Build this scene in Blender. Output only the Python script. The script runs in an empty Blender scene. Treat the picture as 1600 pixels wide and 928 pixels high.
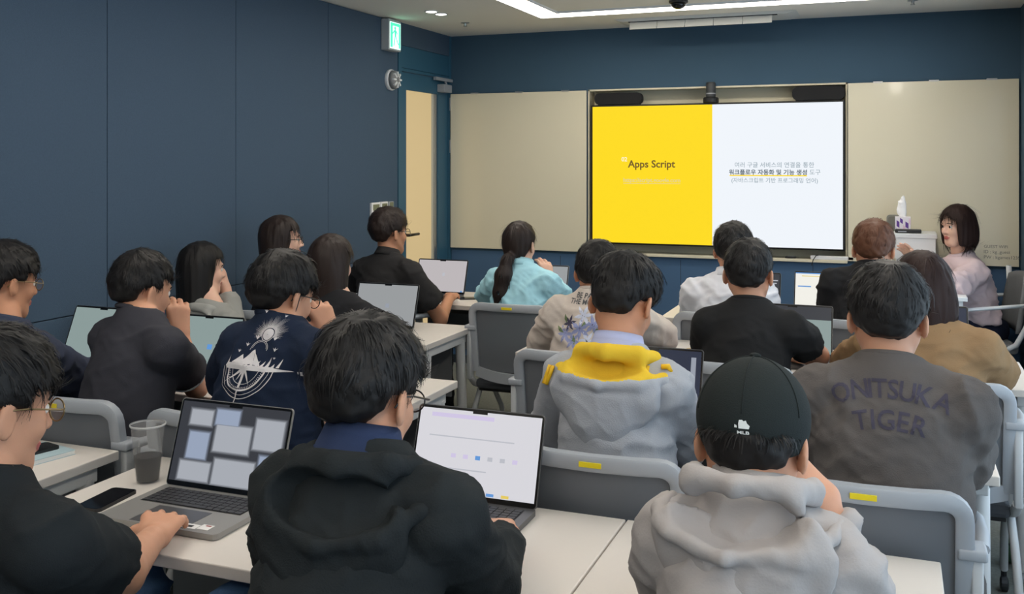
import bpy, bmesh, math, random
import numpy as np
from mathutils import Vector, Matrix
from mathutils.bvhtree import BVHTree

random.seed(7)
rng = np.random.default_rng(7)
SC = bpy.context.scene
COL = SC.collection
pi = math.pi

# ------------------------------------------------------------------ camera
FPX, YAW, HOR, CZ = 1530.0, math.radians(21.25), 253.0, 1.57
cam_d = bpy.data.cameras.new('camera')
cam = bpy.data.objects.new('camera', cam_d)
COL.objects.link(cam)
cam.location = (0, 0, CZ)
cam.rotation_euler = (pi / 2, 0, YAW)
cam_d.sensor_width = 36.0
cam_d.lens = 36.0 * FPX / 1600
cam_d.shift_y = (HOR - 464.0) / 1600
cam_d.clip_start = 0.05
SC.camera = cam
SY, CY = math.sin(YAW), math.cos(YAW)

# ------------------------------------------------------------------ world, exposure
SC.view_settings.view_transform = 'Standard'
SC.view_settings.look = 'None'
SC.view_settings.gamma = 1.0
SC.view_settings.use_curve_mapping = False
SC.view_settings.exposure = 0.0
SC.cycles.use_denoising = True
SC.cycles.max_bounces = 8
SC.cycles.diffuse_bounces = 5
SC.cycles.sample_clamp_indirect = 6.0
WORLD_STRENGTH = 2.6
LED_STRENGTH = 14.0
DOWNLIGHT_STRENGTH = 12.0
w = bpy.data.worlds.new('sky')
SC.world = w
w.use_nodes = True
bg = w.node_tree.nodes['Background']
bg.inputs[0].default_value = (0.72, 0.86, 1.0, 1)
bg.inputs[1].default_value = WORLD_STRENGTH

# room size
XL, XR, YF, YB, ZC = -3.24, 0.76, 7.0, -2.4, 2.555


def at(px, py, Y):
    """point of the room that lies at depth Y (distance from the camera along the room)"""
    u, v = (px - 800) / FPX, (HOR - py) / FPX
    d = Y / (CY + u * SY)
    return Vector((d * (-SY + u * CY), Y, CZ + v * d))


def atz(px, py, z):
    u, v = (px - 800) / FPX, (HOR - py) / FPX
    d = (z - CZ) / v
    return Vector((d * (-SY + u * CY), d * (CY + u * SY), z))


def atx(px, py, X):
    u, v = (px - 800) / FPX, (HOR - py) / FPX
    d = X / (-SY + u * CY)
    return Vector((X, d * (CY + u * SY), CZ + v * d))


# ------------------------------------------------------------------ materials
def lin(c):
    r = []
    for v in c[:3]:
        v = v / 255.0
        r.append(v / 12.92 if v <= 0.04045 else ((v + 0.055) / 1.055) ** 2.4)
    return (r[0], r[1], r[2], 1.0)


MATS = {}


def mat(name, col, rough=0.5, metal=0.0, emit=0.0, bump=0.0, bscale=200.0, var=0.0, vscale=6.0,
        spec=0.5, alpha=1.0, trans=0.0, sss=0.0, coat=0.0, stretch=None, glow=None):
    if name in MATS:
        return MATS[name]
    m = bpy.data.materials.new(name)
    m.use_nodes = True
    nt = m.node_tree
    b = nt.nodes['Principled BSDF']
    c = lin(col)
    b.inputs['Base Color'].default_value = c
    b.inputs['Roughness'].default_value = rough
    b.inputs['Metallic'].default_value = metal
    b.inputs['Specular IOR Level'].default_value = spec
    b.inputs['Alpha'].default_value = alpha
    b.inputs['Transmission Weight'].default_value = trans
    b.inputs['Coat Weight'].default_value = coat
    if sss:
        b.inputs['Subsurface Weight'].default_value = sss
        b.inputs['Subsurface Radius'].default_value = (0.012, 0.005, 0.003)
    if emit:
        b.inputs['Emission Color'].default_value = c if glow is None else lin(glow)
        b.inputs['Emission Strength'].default_value = emit
    if bump or var:
        tc = nt.nodes.new('ShaderNodeTexCoord')
        src = tc.outputs['Object']
        if stretch:
            mp = nt.nodes.new('ShaderNodeMapping')
            mp.inputs['Scale'].default_value = stretch
            nt.links.new(src, mp.inputs[0])
            src = mp.outputs[0]
        if var:
            n = nt.nodes.new('ShaderNodeTexNoise')
            n.inputs['Scale'].default_value = vscale
            n.inputs['Detail'].default_value = 4
            nt.links.new(src, n.inputs['Vector'])
            mx = nt.nodes.new('ShaderNodeMix')
            mx.data_type = 'RGBA'
            mx.inputs[6].default_value = tuple(min(1, x * (1 - var)) for x in c[:3]) + (1,)
            mx.inputs[7].default_value = tuple(min(1, x * (1 + var)) for x in c[:3]) + (1,)
            nt.links.new(n.outputs['Fac'], mx.inputs[0])
            nt.links.new(mx.outputs[2], b.inputs['Base Color'])
        if bump:
            n2 = nt.nodes.new('ShaderNodeTexNoise')
            n2.inputs['Scale'].default_value = bscale
            n2.inputs['Detail'].default_value = 3
            nt.links.new(src, n2.inputs['Vector'])
            bp = nt.nodes.new('ShaderNodeBump')
            bp.inputs['Strength'].default_value = bump
            bp.inputs['Distance'].default_value = 0.002
            nt.links.new(n2.outputs['Fac'], bp.inputs['Height'])
            nt.links.new(bp.outputs[0], b.inputs['Normal'])
    MATS[name] = m
    return m


def cloth(name, col, bump=0.35, bscale=450, var=0.10, rough=0.92):
    return mat(name, col, rough=rough, bump=bump, bscale=bscale, var=var, vscale=9, spec=0.2)


# ------------------------------------------------------------------ object helpers
def prop(o, label=None, cat=None, group=None, kind=None):
    if label: o['label'] = label
    if cat: o['category'] = cat
    if group: o['group'] = group
    if kind: o['kind'] = kind
    return o


def empty(name, loc=(0, 0, 0), rz=0.0, label=None, cat=None, group=None):
    o = bpy.data.objects.new(name, None)
    COL.objects.link(o)
    o.empty_display_size = 0.1
    o.location = loc
    o.rotation_euler = (0, 0, rz)
    return prop(o, label, cat, group)


def link(name, me, mats, parent=None, loc=None, smooth=False):
    o = bpy.data.objects.new(name, me)
    COL.objects.link(o)
    if not isinstance(mats, (list, tuple)):
        mats = [mats]
    if len(me.materials) == 0:
        for m in mats:
            me.materials.append(m)
    if parent is not None:
        o.parent = parent
    if loc is not None:
        o.location = loc
    if smooth:
        me.polygons.foreach_set('use_smooth', [True] * len(me.polygons))
    return o


class MB:
    """collects simple solids into one mesh"""

    def __init__(self):
        self.v, self.f, self.m = [], [], []
        self.cur = 0

    def add(self, vs, fs):
        n = len(self.v)
        self.v += [tuple(p) for p in vs]
        for f in fs:
            self.f.append(tuple(i + n for i in f))
            self.m.append(self.cur)
        return self

    def box(self, a, b, bev=0.0, M=None):
        x0, y0, z0 = a
        x1, y1, z1 = b
        if bev <= 0:
            vs = [(x, y, z) for z in (z0, z1) for y in (y0, y1) for x in (x0, x1)]
            fs = [(0, 2, 3, 1), (4, 5, 7, 6), (0, 1, 5, 4), (2, 6, 7, 3), (0, 4, 6, 2), (1, 3, 7, 5)]
        else:
            bm = bmesh.new()
            bmesh.ops.create_cube(bm, size=1)
            for q in bm.verts:
                q.co = Vector(((x0 + x1) / 2 + q.co.x * (x1 - x0), (y0 + y1) / 2 + q.co.y * (y1 - y0), (z0 + z1) / 2 + q.co.z * (z1 - z0)))
            bmesh.ops.bevel(bm, geom=bm.edges[:], offset=bev, segments=2, affect='EDGES', profile=0.5)
            bm.verts.index_update()
            vs = [q.co.copy() for q in bm.verts]
            fs = [tuple(q.index for q in f.verts) for f in bm.faces]
            bm.free()
        if M is not None:
            vs = [M @ Vector(p) for p in vs]
        return self.add(vs, fs)

    def tube(self, pts, r, seg=10, cap=True, sq=1.0):
        """round tube along points; r scalar or list"""
        pts = [Vector(p) for p in pts]
        n = len(pts)
        rs = r if isinstance(r, (list, tuple)) else [r] * n
        vs, fs = [], []
        up = None
        for i, p in enumerate(pts):
            t = (pts[min(i + 1, n - 1)] - pts[max(i - 1, 0)]).normalized()
            if up is None:
                up = Vector((0, 0, 1)) if abs(t.z) < 0.9 else Vector((0, 1, 0))
            a = t.cross(up)
            if a.length < 1e-5:
                a = t.cross(Vector((1, 0, 0)))
            a.normalize()
            b = a.cross(t).normalized()
            up = b
            for k in range(seg):
                th = 2 * pi * k / seg
                vs.append(p + (a * math.cos(th) + b * math.sin(th) * sq) * rs[i])
        for i in range(n - 1):
            for k in range(seg):
                k2 = (k + 1) % seg
                fs.append((i * seg + k, i * seg + k2, (i + 1) * seg + k2, (i + 1) * seg + k))
        if cap:
            fs.append(tuple(range(seg)))
            fs.append(tuple((n - 1) * seg + k for k in reversed(range(seg))))
        return self.add(vs, fs)

    def lathe(self, prof, c=(0, 0, 0), seg=24, M=None, cap=True):
        vs, fs = [], []
        n = len(prof)
        for (r, z) in prof:
            for k in range(seg):
                th = 2 * pi * k / seg
                vs.append(Vector((r * math.cos(th), r * math.sin(th), z)))
        if M is not None:
            vs = [M @ p for p in vs]
        vs = [p + Vector(c) for p in vs]
        for i in range(n - 1):
            for k in range(seg):
                k2 = (k + 1) % seg
                fs.append((i * seg + k, i * seg + k2, (i + 1) * seg + k2, (i + 1) * seg + k))
        if cap:
            fs.append(tuple(reversed(range(seg))))
            fs.append(tuple((n - 1) * seg + k for k in range(seg)))
        return self.add(vs, fs)

    def prism(self, poly, depth, M=None):
        """2D polygon (x,z) extruded along y by depth"""
        n = len(poly)
        vs = [Vector((x, 0, z)) for x, z in poly] + [Vector((x, depth, z)) for x, z in poly]
        fs = [tuple(range(n)), tuple(reversed(range(n, 2 * n)))]
        for i in range(n):
            j = (i + 1) % n
            fs.append((i, i + n, j + n, j))
        if M is not None:
            vs = [M @ p for p in vs]
        return self.add(vs, fs)

    def mesh(self, name):
        me = bpy.data.meshes.new(name)
        me.from_pydata([tuple(p) for p in self.v], [], self.f)
        me.polygons.foreach_set('material_index', self.m)
        me.update()
        bm = bmesh.new()
        bm.from_mesh(me)
        bmesh.ops.recalc_face_normals(bm, faces=bm.faces[:])
        bm.to_mesh(me)
        bm.free()
        return me

    def build(self, name, mats, parent=None, loc=None, smooth=False):
        return link(name, self.mesh(name), mats, parent, loc, smooth)


def shade_auto(o, ang=35):
    me = o.data
    me.polygons.foreach_set('use_smooth', [True] * len(me.polygons))
    try:
        me.set_sharp_from_angle(angle=math.radians(ang))
    except Exception:
        pass
    return o


def copy_tree(o, parent=None):
    c = o.copy()
    COL.objects.link(c)
    if parent is not None:
        c.parent = parent
    for ch in o.children:
        copy_tree(ch, c)
    return c


def arc(cx, cy, r, a0, a1, n):
    return [(cx + r * math.cos(a0 + (a1 - a0) * i / n), cy + r * math.sin(a0 + (a1 - a0) * i / n)) for i in range(n + 1)]


def rrect(w, h, r, n=5, cx=0, cz=0):
    p = []
    for (sx, sz, a) in ((1, 1, 0), (-1, 1, pi / 2), (-1, -1, pi), (1, -1, 1.5 * pi)):
        p += arc(cx + sx * (w / 2 - r), cz + sz * (h / 2 - r), r, a, a + pi / 2, n)
    return p


def text_mesh(s, name='text', bold=0.0):
    cu = bpy.data.curves.new(name, 'FONT')
    cu.body = s
    cu.size = 1.0
    cu.resolution_u = 3
    cu.offset = bold
    cu.fill_mode = 'BOTH'
    o = bpy.data.objects.new(name, cu)
    COL.objects.link(o)
    dg = bpy.context.evaluated_depsgraph_get()
    me = bpy.data.meshes.new_from_object(o.evaluated_get(dg))
    bpy.data.objects.remove(o)
    vs = np.array([v.co[:2] for v in me.vertices]) if len(me.vertices) else np.zeros((0, 2))
    fs = [tuple(p.vertices) for p in me.polygons]
    bpy.data.meshes.remove(me)
    return vs, fs


def flat_text(s, pl, pr, base_py, Y, m, parent, name='lettering', bold=0.0, height=None, proud=0.0):
    """lettering on the plane facing the room at depth Y, between two picture columns"""
    vs, fs = text_mesh(s, name, bold)
    A, B = at(pl, base_py, Y), at(pr, base_py, Y)
    x0, x1 = vs[:, 0].min(), vs[:, 0].max()
    sc = (B.x - A.x) / (x1 - x0)
    sz = sc if height is None else height / 0.7
    me = bpy.data.meshes.new(name)
    z0 = (A.z + B.z) / 2
    L = Vector(parent.location) if parent is not None else Vector((0, 0, 0))
    me.from_pydata([((x - x0) * sc + A.x - L.x, Y - proud - L.y, z0 + z * sz - L.z) for x, z in vs], [], fs)
    return link(name, me, m, parent)

# ------------------------------------------------------------------ room shell
NAVY = mat('navy_panel', (67, 85, 104), rough=0.85, bump=0.5, bscale=350, var=0.10, vscale=120, spec=0.25)
NAVY_WALL = mat('navy_wall', (60, 86, 106), rough=0.75, bump=0.15, bscale=300, var=0.04, spec=0.3)
JOINT = mat('joint_dark', (26, 32, 40), rough=0.9)
DOORBLUE = mat('door_blue', (46, 90, 114), rough=0.5, var=0.03)
WHITEW = mat('white_paint', (214, 212, 206), rough=0.8, bump=0.05, bscale=150)
CEILM = mat('ceiling_paint', (232, 229, 222), rough=0.9, bump=0.05, bscale=120, var=0.02)
NICHE = mat('niche_beige', (216, 209, 186), rough=0.8)
CARPET = mat('carpet', (126, 128, 122), rough=0.98, bump=1.0, bscale=260, var=0.35, vscale=70, spec=0.1)
ALU = mat('aluminium', (190, 190, 190), rough=0.3, metal=0.9)
BOARD = mat('glass_board', (220, 213, 190), rough=0.16, spec=0.5, coat=0.3)
BLACKP = mat('black_plastic', (24, 24, 26), rough=0.45)
SPKFAB = mat('speaker_mesh', (28, 28, 30), rough=0.9, bump=0.6, bscale=900)
WHITEP = mat('white_plastic', (225, 226, 228), rough=0.4)
GREYP = mat('grey_plastic', (150, 154, 160), rough=0.45)


def struct(name, mb, mats, parent=None, smooth=False):
    o = mb.build(name, mats, parent, None, smooth)
    if parent is None:
        o['kind'] = 'structure'
    return o


struct('floor', MB().box((XL - .1, YB, -0.1), (XR + .1, YF + .12, 0)), CARPET)
struct('ceiling', MB().box((XL - .1, YB, ZC), (XR + .1, YF + .12, ZC + .1)), CEILM)
struct('wall_back', MB().box((XL - .1, YB - .1, 0), (XR + .1, YB, ZC)), WHITEW)

# left wall: dark backing with fabric panels in front
wl = struct('wall_left', MB().box((XL - .1, YB, 0), (XL - .014, 6.12, ZC)), JOINT)
ys = [6.117] + [6.12 - 0.91 * k for k in range(1, 10)] + [YB]
for k in range(len(ys) - 1):
    y1, y0 = ys[k], max(ys[k + 1], YB)
    if y1 - y0 < 0.05:
        continue
    for z0, z1 in ((0.06, 0.917), (0.921, ZC - 0.004)):
        MB().box((XL - .014, y0 + .0018, z0), (XL, y1 - .0018, z1), 0.0016).build('panel', NAVY, wl)
struct('baseboard_left', MB().box((XL - .014, YB, 0), (XL + .004, 6.12, .058)), mat('skirting', (40, 48, 58), rough=0.6))

# door in the left wall
dr = empty('door_1', (XL, 6.56, 0)); dr['kind'] = 'structure'
L = Vector((XL, 6.56, 0))
Y0, Y1 = 6.12 - 6.56, 7.0 - 6.56
m = MB().box((-.1, Y0, 0), (.006, Y0 + .045, ZC)).box((-.1, Y1 - .03, 0), (.006, Y1, ZC)).box((-.1, Y0 + .045, 2.24), (0.0, Y1 - .03, ZC - .16), 0)
m.box((-.1, Y0 + .045, 2.215), (.004, Y1 - .03, 2.236))
m.build('door_frame', DOORBLUE, dr)
MB().box((-.1, Y0 + .045, ZC - .158), (.002, Y1 - .03, ZC)).build('transom_panel', NAVY, dr)
g0, g1, gz0, gz1 = 6.27 - 6.56, 6.80 - 6.56, 0.30, 2.088
m = MB().box((-.055, Y0 + .05, .01), (-.012, g0, 2.21)).box((-.055, g1, .01), (-.012, Y1 - .033, 2.21))
m.box((-.055, g0, .01), (-.012, g1, gz0)).box((-.055, g0, gz1), (-.012, g1, 2.21))
lf = m.build('door_leaf', DOORBLUE, dr)
FROST = mat('frosted_glass_lit', (120, 108, 84), rough=0.6, emit=0.62, glow=(232, 204, 150))  # warm glow in the pane stands in for corridor light behind the door
CLEARG = mat('clear_glass_strip', (150, 146, 132), rough=0.15, emit=0.2, glow=(206, 200, 180))  # faint glow set in the material, in place of light from behind
MB().box((-.038, g0, gz0), (-.03, g1 - .085, gz1)).build('frosted_pane', FROST, lf)
MB().box((-.038, g1 - .085, gz0), (-.03, g1 - .05, gz1)).build('clear_strip', CLEARG, lf)
MB().box((-.04, g1 - .05, gz0), (-.022, g1, gz1)).build('pane_stop', ALU, lf)
hh = MB().tube([(-.02, g0 - .06, 1.05), (.045, g0 - .06, 1.05)], .011).tube([(.045, g0 - .075, 1.05), (.045, g0 + .085, 1.05)], .010)
hh.lathe([(.026, 0), (.026, .008)], (-.012, g0 - .06, 1.05), 20, Matrix.Rotation(pi / 2, 4, 'Y'))
hh.build('handle', mat('dark_steel', (70, 66, 58), rough=0.35, metal=0.8), lf, smooth=True)
m = MB().box((.004, .12, 2.19), (.03, .42, 2.215), .003).box((-.012, .22, 2.105), (.05, .36, 2.165), .004)
m.tube([(.035, .29, 2.16), (.02, .29, 2.2)], .008)
m.build('door_closer', GREYP, dr)

# front wall with a recess for the screen
NX0, NX1, NZ0, NZ1 = -2.115, -0.285, 0.885, 2.108
mb = MB()
mb.box((XL - .1, YF, 0), (XR + .1, YF + .3, NZ0)).box((XL - .1, YF, NZ1), (XR + .1, YF + .3, ZC))
mb.box((XL - .1, YF, NZ0), (NX0, YF + .3, NZ1)).box((NX1, YF, NZ0), (XR + .1, YF + .3, NZ1))
wf = struct('wall_front', mb, NAVY_WALL)
MB().box((XL + .01, YF - .004, .062), (XR - .005, YF, NZ0 - .003), .001).build('dado_panel', mat('dado_blue', (70, 99, 132), rough=0.7, bump=0.1, bscale=300, var=0.03, spec=0.3), wf)
mb = MB().box((NX0, YF + .13, NZ0), (NX1, YF + .15, NZ1)).box((NX0, YF, NZ0), (NX0 + .012, YF + .13, NZ1))
mb.box((NX1 - .012, YF, NZ0), (NX1, YF + .13, NZ1)).box((NX0, YF, NZ1 - .012), (NX1, YF + .13, NZ1))
mb.box((NX0, YF, NZ0), (NX1, YF + .13, NZ0 + .02))
mb.build('recess_lining', NICHE, wf)
struct('trim_1', MB().box((NX0, YF - .035, NZ0), (NX1, YF - .001, NZ0 + .02), .002), NICHE)
for x in (-2.33, -1.42, -.51, .4):
    MB().box((x - .0015, YF - .0046, .062), (x + .0015, YF - .0035, NZ0 - .02)).build('panel_joint', JOINT, wf)
struct('baseboard_front', MB().box((XL, YF - .012, 0), (XR, YF, .06)), MATS['skirting'])

# right wall with daylight windows
WY = [(-1.9, -.1), (0.1, 1.9), (2.1, 3.9), (4.1, 5.9)]
mb = MB().box((XR, YB, 2.16), (XR + .12, YF, ZC)).box((XR, YB, 0), (XR + .12, YF, .34))
edges = [YB] + [v for p in WY for v in p] + [YF]
for i in range(0, len(edges), 2):
    mb.box((XR, edges[i], .34), (XR + .12, edges[i + 1], 2.16))
struct('wall_right', mb, NAVY_WALL)
gl = bpy.data.materials.new('window_glass'); gl.use_nodes = True
nt = gl.node_tree
for n in list(nt.nodes):
    if n.type != 'OUTPUT_MATERIAL': nt.nodes.remove(n)
tr = nt.nodes.new('ShaderNodeBsdfTransparent'); gs = nt.nodes.new('ShaderNodeBsdfGlossy'); mx = nt.nodes.new('ShaderNodeMixShader')
tr.inputs[0].default_value = (.93, .96, .97, 1); gs.inputs['Roughness'].default_value = 0.02; mx.inputs[0].default_value = .06
nt.links.new(tr.outputs[0], mx.inputs[1]); nt.links.new(gs.outputs[0], mx.inputs[2])
nt.links.new(mx.outputs[0], nt.nodes['Material Output'].inputs[0])
for i, (y0, y1) in enumerate(WY):
    wi = empty('window_%d' % (i + 1), (XR + .06, (y0 + y1) / 2, .34)); wi['kind'] = 'structure'
    h, hw = 2.16 - .34, (y1 - y0) / 2
    MB().box((-.03, -hw, 0), (.03, -hw + .05, h)).box((-.03, hw - .05, 0), (.03, hw, h)).box((-.03, -hw, 0), (.03, hw, .05)).box((-.03, -hw, h - .05), (.03, hw, h)).box((-.03, -.025, .05), (.03, .025, h - .05)).build('window_frame', WHITEP, wi)
    for s in (-1, 1):
        a, b = (.025, hw - .05) if s > 0 else (-hw + .05, -.025)
        MB().box((-.004, a, .05), (.004, b, h - .05)).build('pane', gl, wi)
    ld = bpy.data.lights.new('window_portal', 'AREA'); ld.shape = 'RECTANGLE'; ld.size = h; ld.size_y = 2 * hw
    ld.cycles.is_portal = True
    lo = bpy.data.objects.new('window_portal', ld); COL.objects.link(lo)
    lo.location = (XR + .125, (y0 + y1) / 2, .34 + h / 2); lo.rotation_euler = (0, pi / 2, 0)

# ------------------------------------------------------------------ ceiling fixtures
LEDM = mat('led_diffuser', (255, 246, 232), rough=0.5, emit=LED_STRENGTH)
rx0, rx1, ry0, ry1, rw = -2.22, 0.12, -0.9, 6.26, 0.16
rl = empty('linear_ceiling_light', ((rx0 + rx1) / 2, (ry0 + ry1) / 2, ZC), label='rectangular white linear light set into the ceiling above the desks', cat='ceiling light')
o = Vector(rl.location)
for (a, b) in (((rx0, ry1 - rw), (rx1, ry1)), ((rx0, ry0), (rx1, ry0 + rw)), ((rx0, ry0 + rw), (rx0 + rw, ry1 - rw)), ((rx1 - rw, ry0 + rw), (rx1, ry1 - rw))):
    MB().box((a[0] - o.x, a[1] - o.y, -.008), (b[0] - o.x, b[1] - o.y, -.002)).build('diffuser', LEDM, rl)
m = MB()
for (x0, y0, x1, y1) in ((rx0 - .012, ry0 - .012, rx1 + .012, ry0), (rx0 - .012, ry1, rx1 + .012, ry1 + .012), (rx0 - .012, ry0, rx0, ry1), (rx1, ry0, rx1 + .012, ry1),
                         (rx0 + rw, ry0 + rw, rx0 + rw + .012, ry1 - rw), (rx1 - rw - .012, ry0 + rw, rx1 - rw, ry1 - rw), (rx0 + rw, ry1 - rw - .012, rx1 - rw, ry1 - rw), (rx0 + rw, ry0 + rw, rx1 - rw, ry0 + rw + .012)):
    m.box((x0 - o.x, y0 - o.y, -.012), (x1 - o.x, y1 - o.y, 0))
m.build('trim', WHITEP, rl)

SPOT = mat('downlight_lens', (255, 250, 240), rough=0.4, emit=DOWNLIGHT_STRENGTH)
for i, (px, py, nm) in enumerate(((674, 17.5, 'small round ceiling downlight nearer the green exit sign'), (689, 21.5, 'small round ceiling downlight nearer the front wall, right of its twin'))):
    p = atz(px, py, ZC)
    d = empty('downlight', p, label=nm, cat='downlight', group='pair of round downlights by the door')
    MB().lathe([(.036, 0), (.044, 0), (.044, -.006), (.036, -.006), (.036, 0)], cap=False).build('trim_ring', WHITEP, d, smooth=False)
    MB().lathe([(.036, -.001), (.036, -.003), (.012, -.006), (.001, -.0065)]).build('lens', SPOT, d)
for (px, py) in ((727, 35.5), (1426, 0.5)):
    p = atz(px, py, ZC)
    s = empty('sprinkler', p, label='tiny metal sprinkler head in the ceiling ' + ('near the door corner' if px < 1000 else 'above the right-hand whiteboard'), cat='sprinkler')
    MB().lathe([(.03, 0), (.03, -.003), (.01, -.006), (.008, -.02), (.014, -.024), (.014, -.027)]).build('head', ALU, s)

p = atz(1060, 1.0, ZC)
dm = empty('ceiling_camera_dome', p, label='black dome camera on the ceiling above the screen', cat='camera')
MB().lathe([(.058, 0), (.058, -.012), (.052, -.016)]).build('mount', mat('dark_plastic', (38, 38, 40), rough=0.4), dm)
MB().lathe([(.046, -.014), (.044, -.03), (.034, -.043), (.018, -.051), (.002, -.053)]).build('dome', mat('smoked_dome', (16, 16, 18), rough=0.1), dm, smooth=True)

# one-way cassette air conditioner
ax0, ax1 = at(962, 29, 6.62).x, at(1245, 18, 6.62).x
ac = empty('ceiling_air_conditioner', ((ax0 + ax1) / 2, 6.62, ZC), label='long white one-way air conditioner set into the ceiling before the front wall', cat='air conditioner')
hw = (ax1 - ax0) / 2
ACW = mat('ac_white', (214, 214, 210), rough=0.5)
m = MB()
m.prism([(-hw, 0), (-hw + .06, -.02), (hw - .06, -.02), (hw, 0)], .30, Matrix.Translation((0, -.05, 0)))
m.build('body', ACW, ac)
MB().box((-hw + .1, -.045, -.024), (hw - .12, -.02, -.02)).build('outlet_slot', JOINT, ac)
nv = 5
vx0, vx1 = -hw + .11, hw - .15
for k in range(nv):
    a, b = vx0 + (vx1 - vx0) * k / nv, vx0 + (vx1 - vx0) * (k + 1) / nv
    M = Matrix.Translation((0, -.03, -.018)) @ Matrix.Rotation(math.radians(-24), 4, 'X')
    MB().box((a + .002, -.004, -.062), (b - .002, .004, 0), .0015, M).build('vane', ACW, ac)

# ------------------------------------------------------------------ things on the left wall
ya, yb = atx(595, 55, XL).y, 6.05
ex = empty('exit_sign', (XL, (ya + yb) / 2, at(600, 80, 5.95).z), label='green lit emergency exit sign high on the navy wall', cat='exit sign')
zz = at(608, 31, 5.95).z - ex.location.z
hy = (yb - ya) / 2
MB().box((0, -hy, 0), (.062, hy, zz), .006).build('housing', mat('sign_grey', (170, 174, 178), rough=0.5), ex)
GREEN = mat('sign_green', (66, 196, 150), rough=0.5, emit=1.6)
SWHITE = mat('sign_white', (214, 250, 236), rough=0.5, emit=1.8)
fx = .0626
MB().box((fx, -hy + .012, .014), (fx + .002, hy - .012, zz - .02)).build('face', SWHITE, ex)
m = MB()
def yz(poly, x=fx + .0024):
    n = len(m.v)
    m.add([(x, y, z) for y, z in poly], [tuple(range(len(poly)))])
cz = zz / 2
# door opening with a running figure: green border, white figure area
yz([(-hy + .016, .02), (-hy + .05, .02), (-hy + .05, zz - .024), (-hy + .016, zz - .024)])
yz([(hy - .04, .02), (hy - .016, .02), (hy - .016, zz - .024), (hy - .04, zz - .024)])
yz([(-hy + .05, zz - .045), (hy - .04, zz - .045), (hy - .04, zz - .024), (-hy + .05, zz - .024)])
s = zz / .235
yz([(c[0] - .004, c[1]) for c in arc(0, cz + .052 * s, .013, 0, 2 * pi, 12)[:-1]])
yz([(-.02, cz + .034), (.016, cz + .036), (.012, cz - .004), (-.010, cz - .004)])
yz([(-.02, cz + .034), (-.012, cz + .026), (-.036, cz + .004), (-.042, cz + .012)])
yz([(.012, cz + .036), (.034, cz + .010), (.028, cz + .004), (.008, cz + .026)])
yz([(-.010, cz - .002), (.003, cz - .002), (-.014, cz - .075), (-.028, cz - .075)])
yz([(.0, cz - .002), (.012, cz - .002), (.034, cz - .044), (.02, cz - .044)])
yz([(.02, cz - .044), (.034, cz - .044), (.05, cz - .056), (.044, cz - .066)])
m.build('pictogram', GREEN, ex)

p = atx(603, 124, XL)
fa = empty('fire_alarm_bell', (XL, 6.0, p.z), label='round white fire alarm sounder below the exit sign', cat='fire alarm')
R = Matrix.Rotation(pi / 2, 4, 'Y')
MB().lathe([(.072, 0), (.074, .016), (.07, .024)], M=R, seg=32).build('base', WHITEP, fa, smooth=False)
MB().lathe([(.066, .024), (.062, .046), (.05, .058), (.03, .064), (.004, .066)], M=R, seg=32).build('dome', mat('alarm_grey', (120, 122, 124), rough=0.4), fa, smooth=True)
m = MB()
for k in range(8):
    a = 2 * pi * k / 8
    m.box((.048, -.006, .02), (.066, .006, .056), 0, Matrix.Rotation(a, 4, 'X'))
m.build('grille', WHITEP, fa)
MB().box((.022, -.05, -.012), (.0265, -.038, .03)).build('red_mark', mat('red', (170, 40, 40), rough=0.5), fa)

LCD = mat('lcd_olive', (118, 122, 96), rough=0.25)
for (px0, px1, pt, pb, scr, nm) in ((577.5, 591, 317, 343, .45, 'white wall thermostat with a small screen, left of three'), (592, 603, 315.5, 341, .45, 'white wall thermostat with a small screen, middle of three'), (604.5, 612, 315, 324.5, .8, 'small grey wall switch beside the thermostats, near the door')):
    A, B = atx(px0, pt, XL), atx(px1, pb, XL)
    th = empty('wall_thermostat' if scr < .6 else 'wall_switch', (XL, (A.y + B.y) / 2, B.z), label=nm, cat='thermostat' if scr < .6 else 'switch')
    h, hy = A.z - B.z, (B.y - A.y) / 2
    MB().box((0, -hy, 0), (.018, hy, h), .003).build('housing', WHITEP if scr < .6 else GREYP, th)
    MB().box((.018, -hy * .72, h * (1 - scr)), (.0195, hy * .72, h * .9)).build('display', LCD, th)
    if scr < .6:
        for k in (-1, 0, 1):
            MB().box((.018, k * hy * .5 - .007, h * .2), (.02, k * hy * .5 + .007, h * .32), .001).build('button', GREYP, th)

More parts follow.
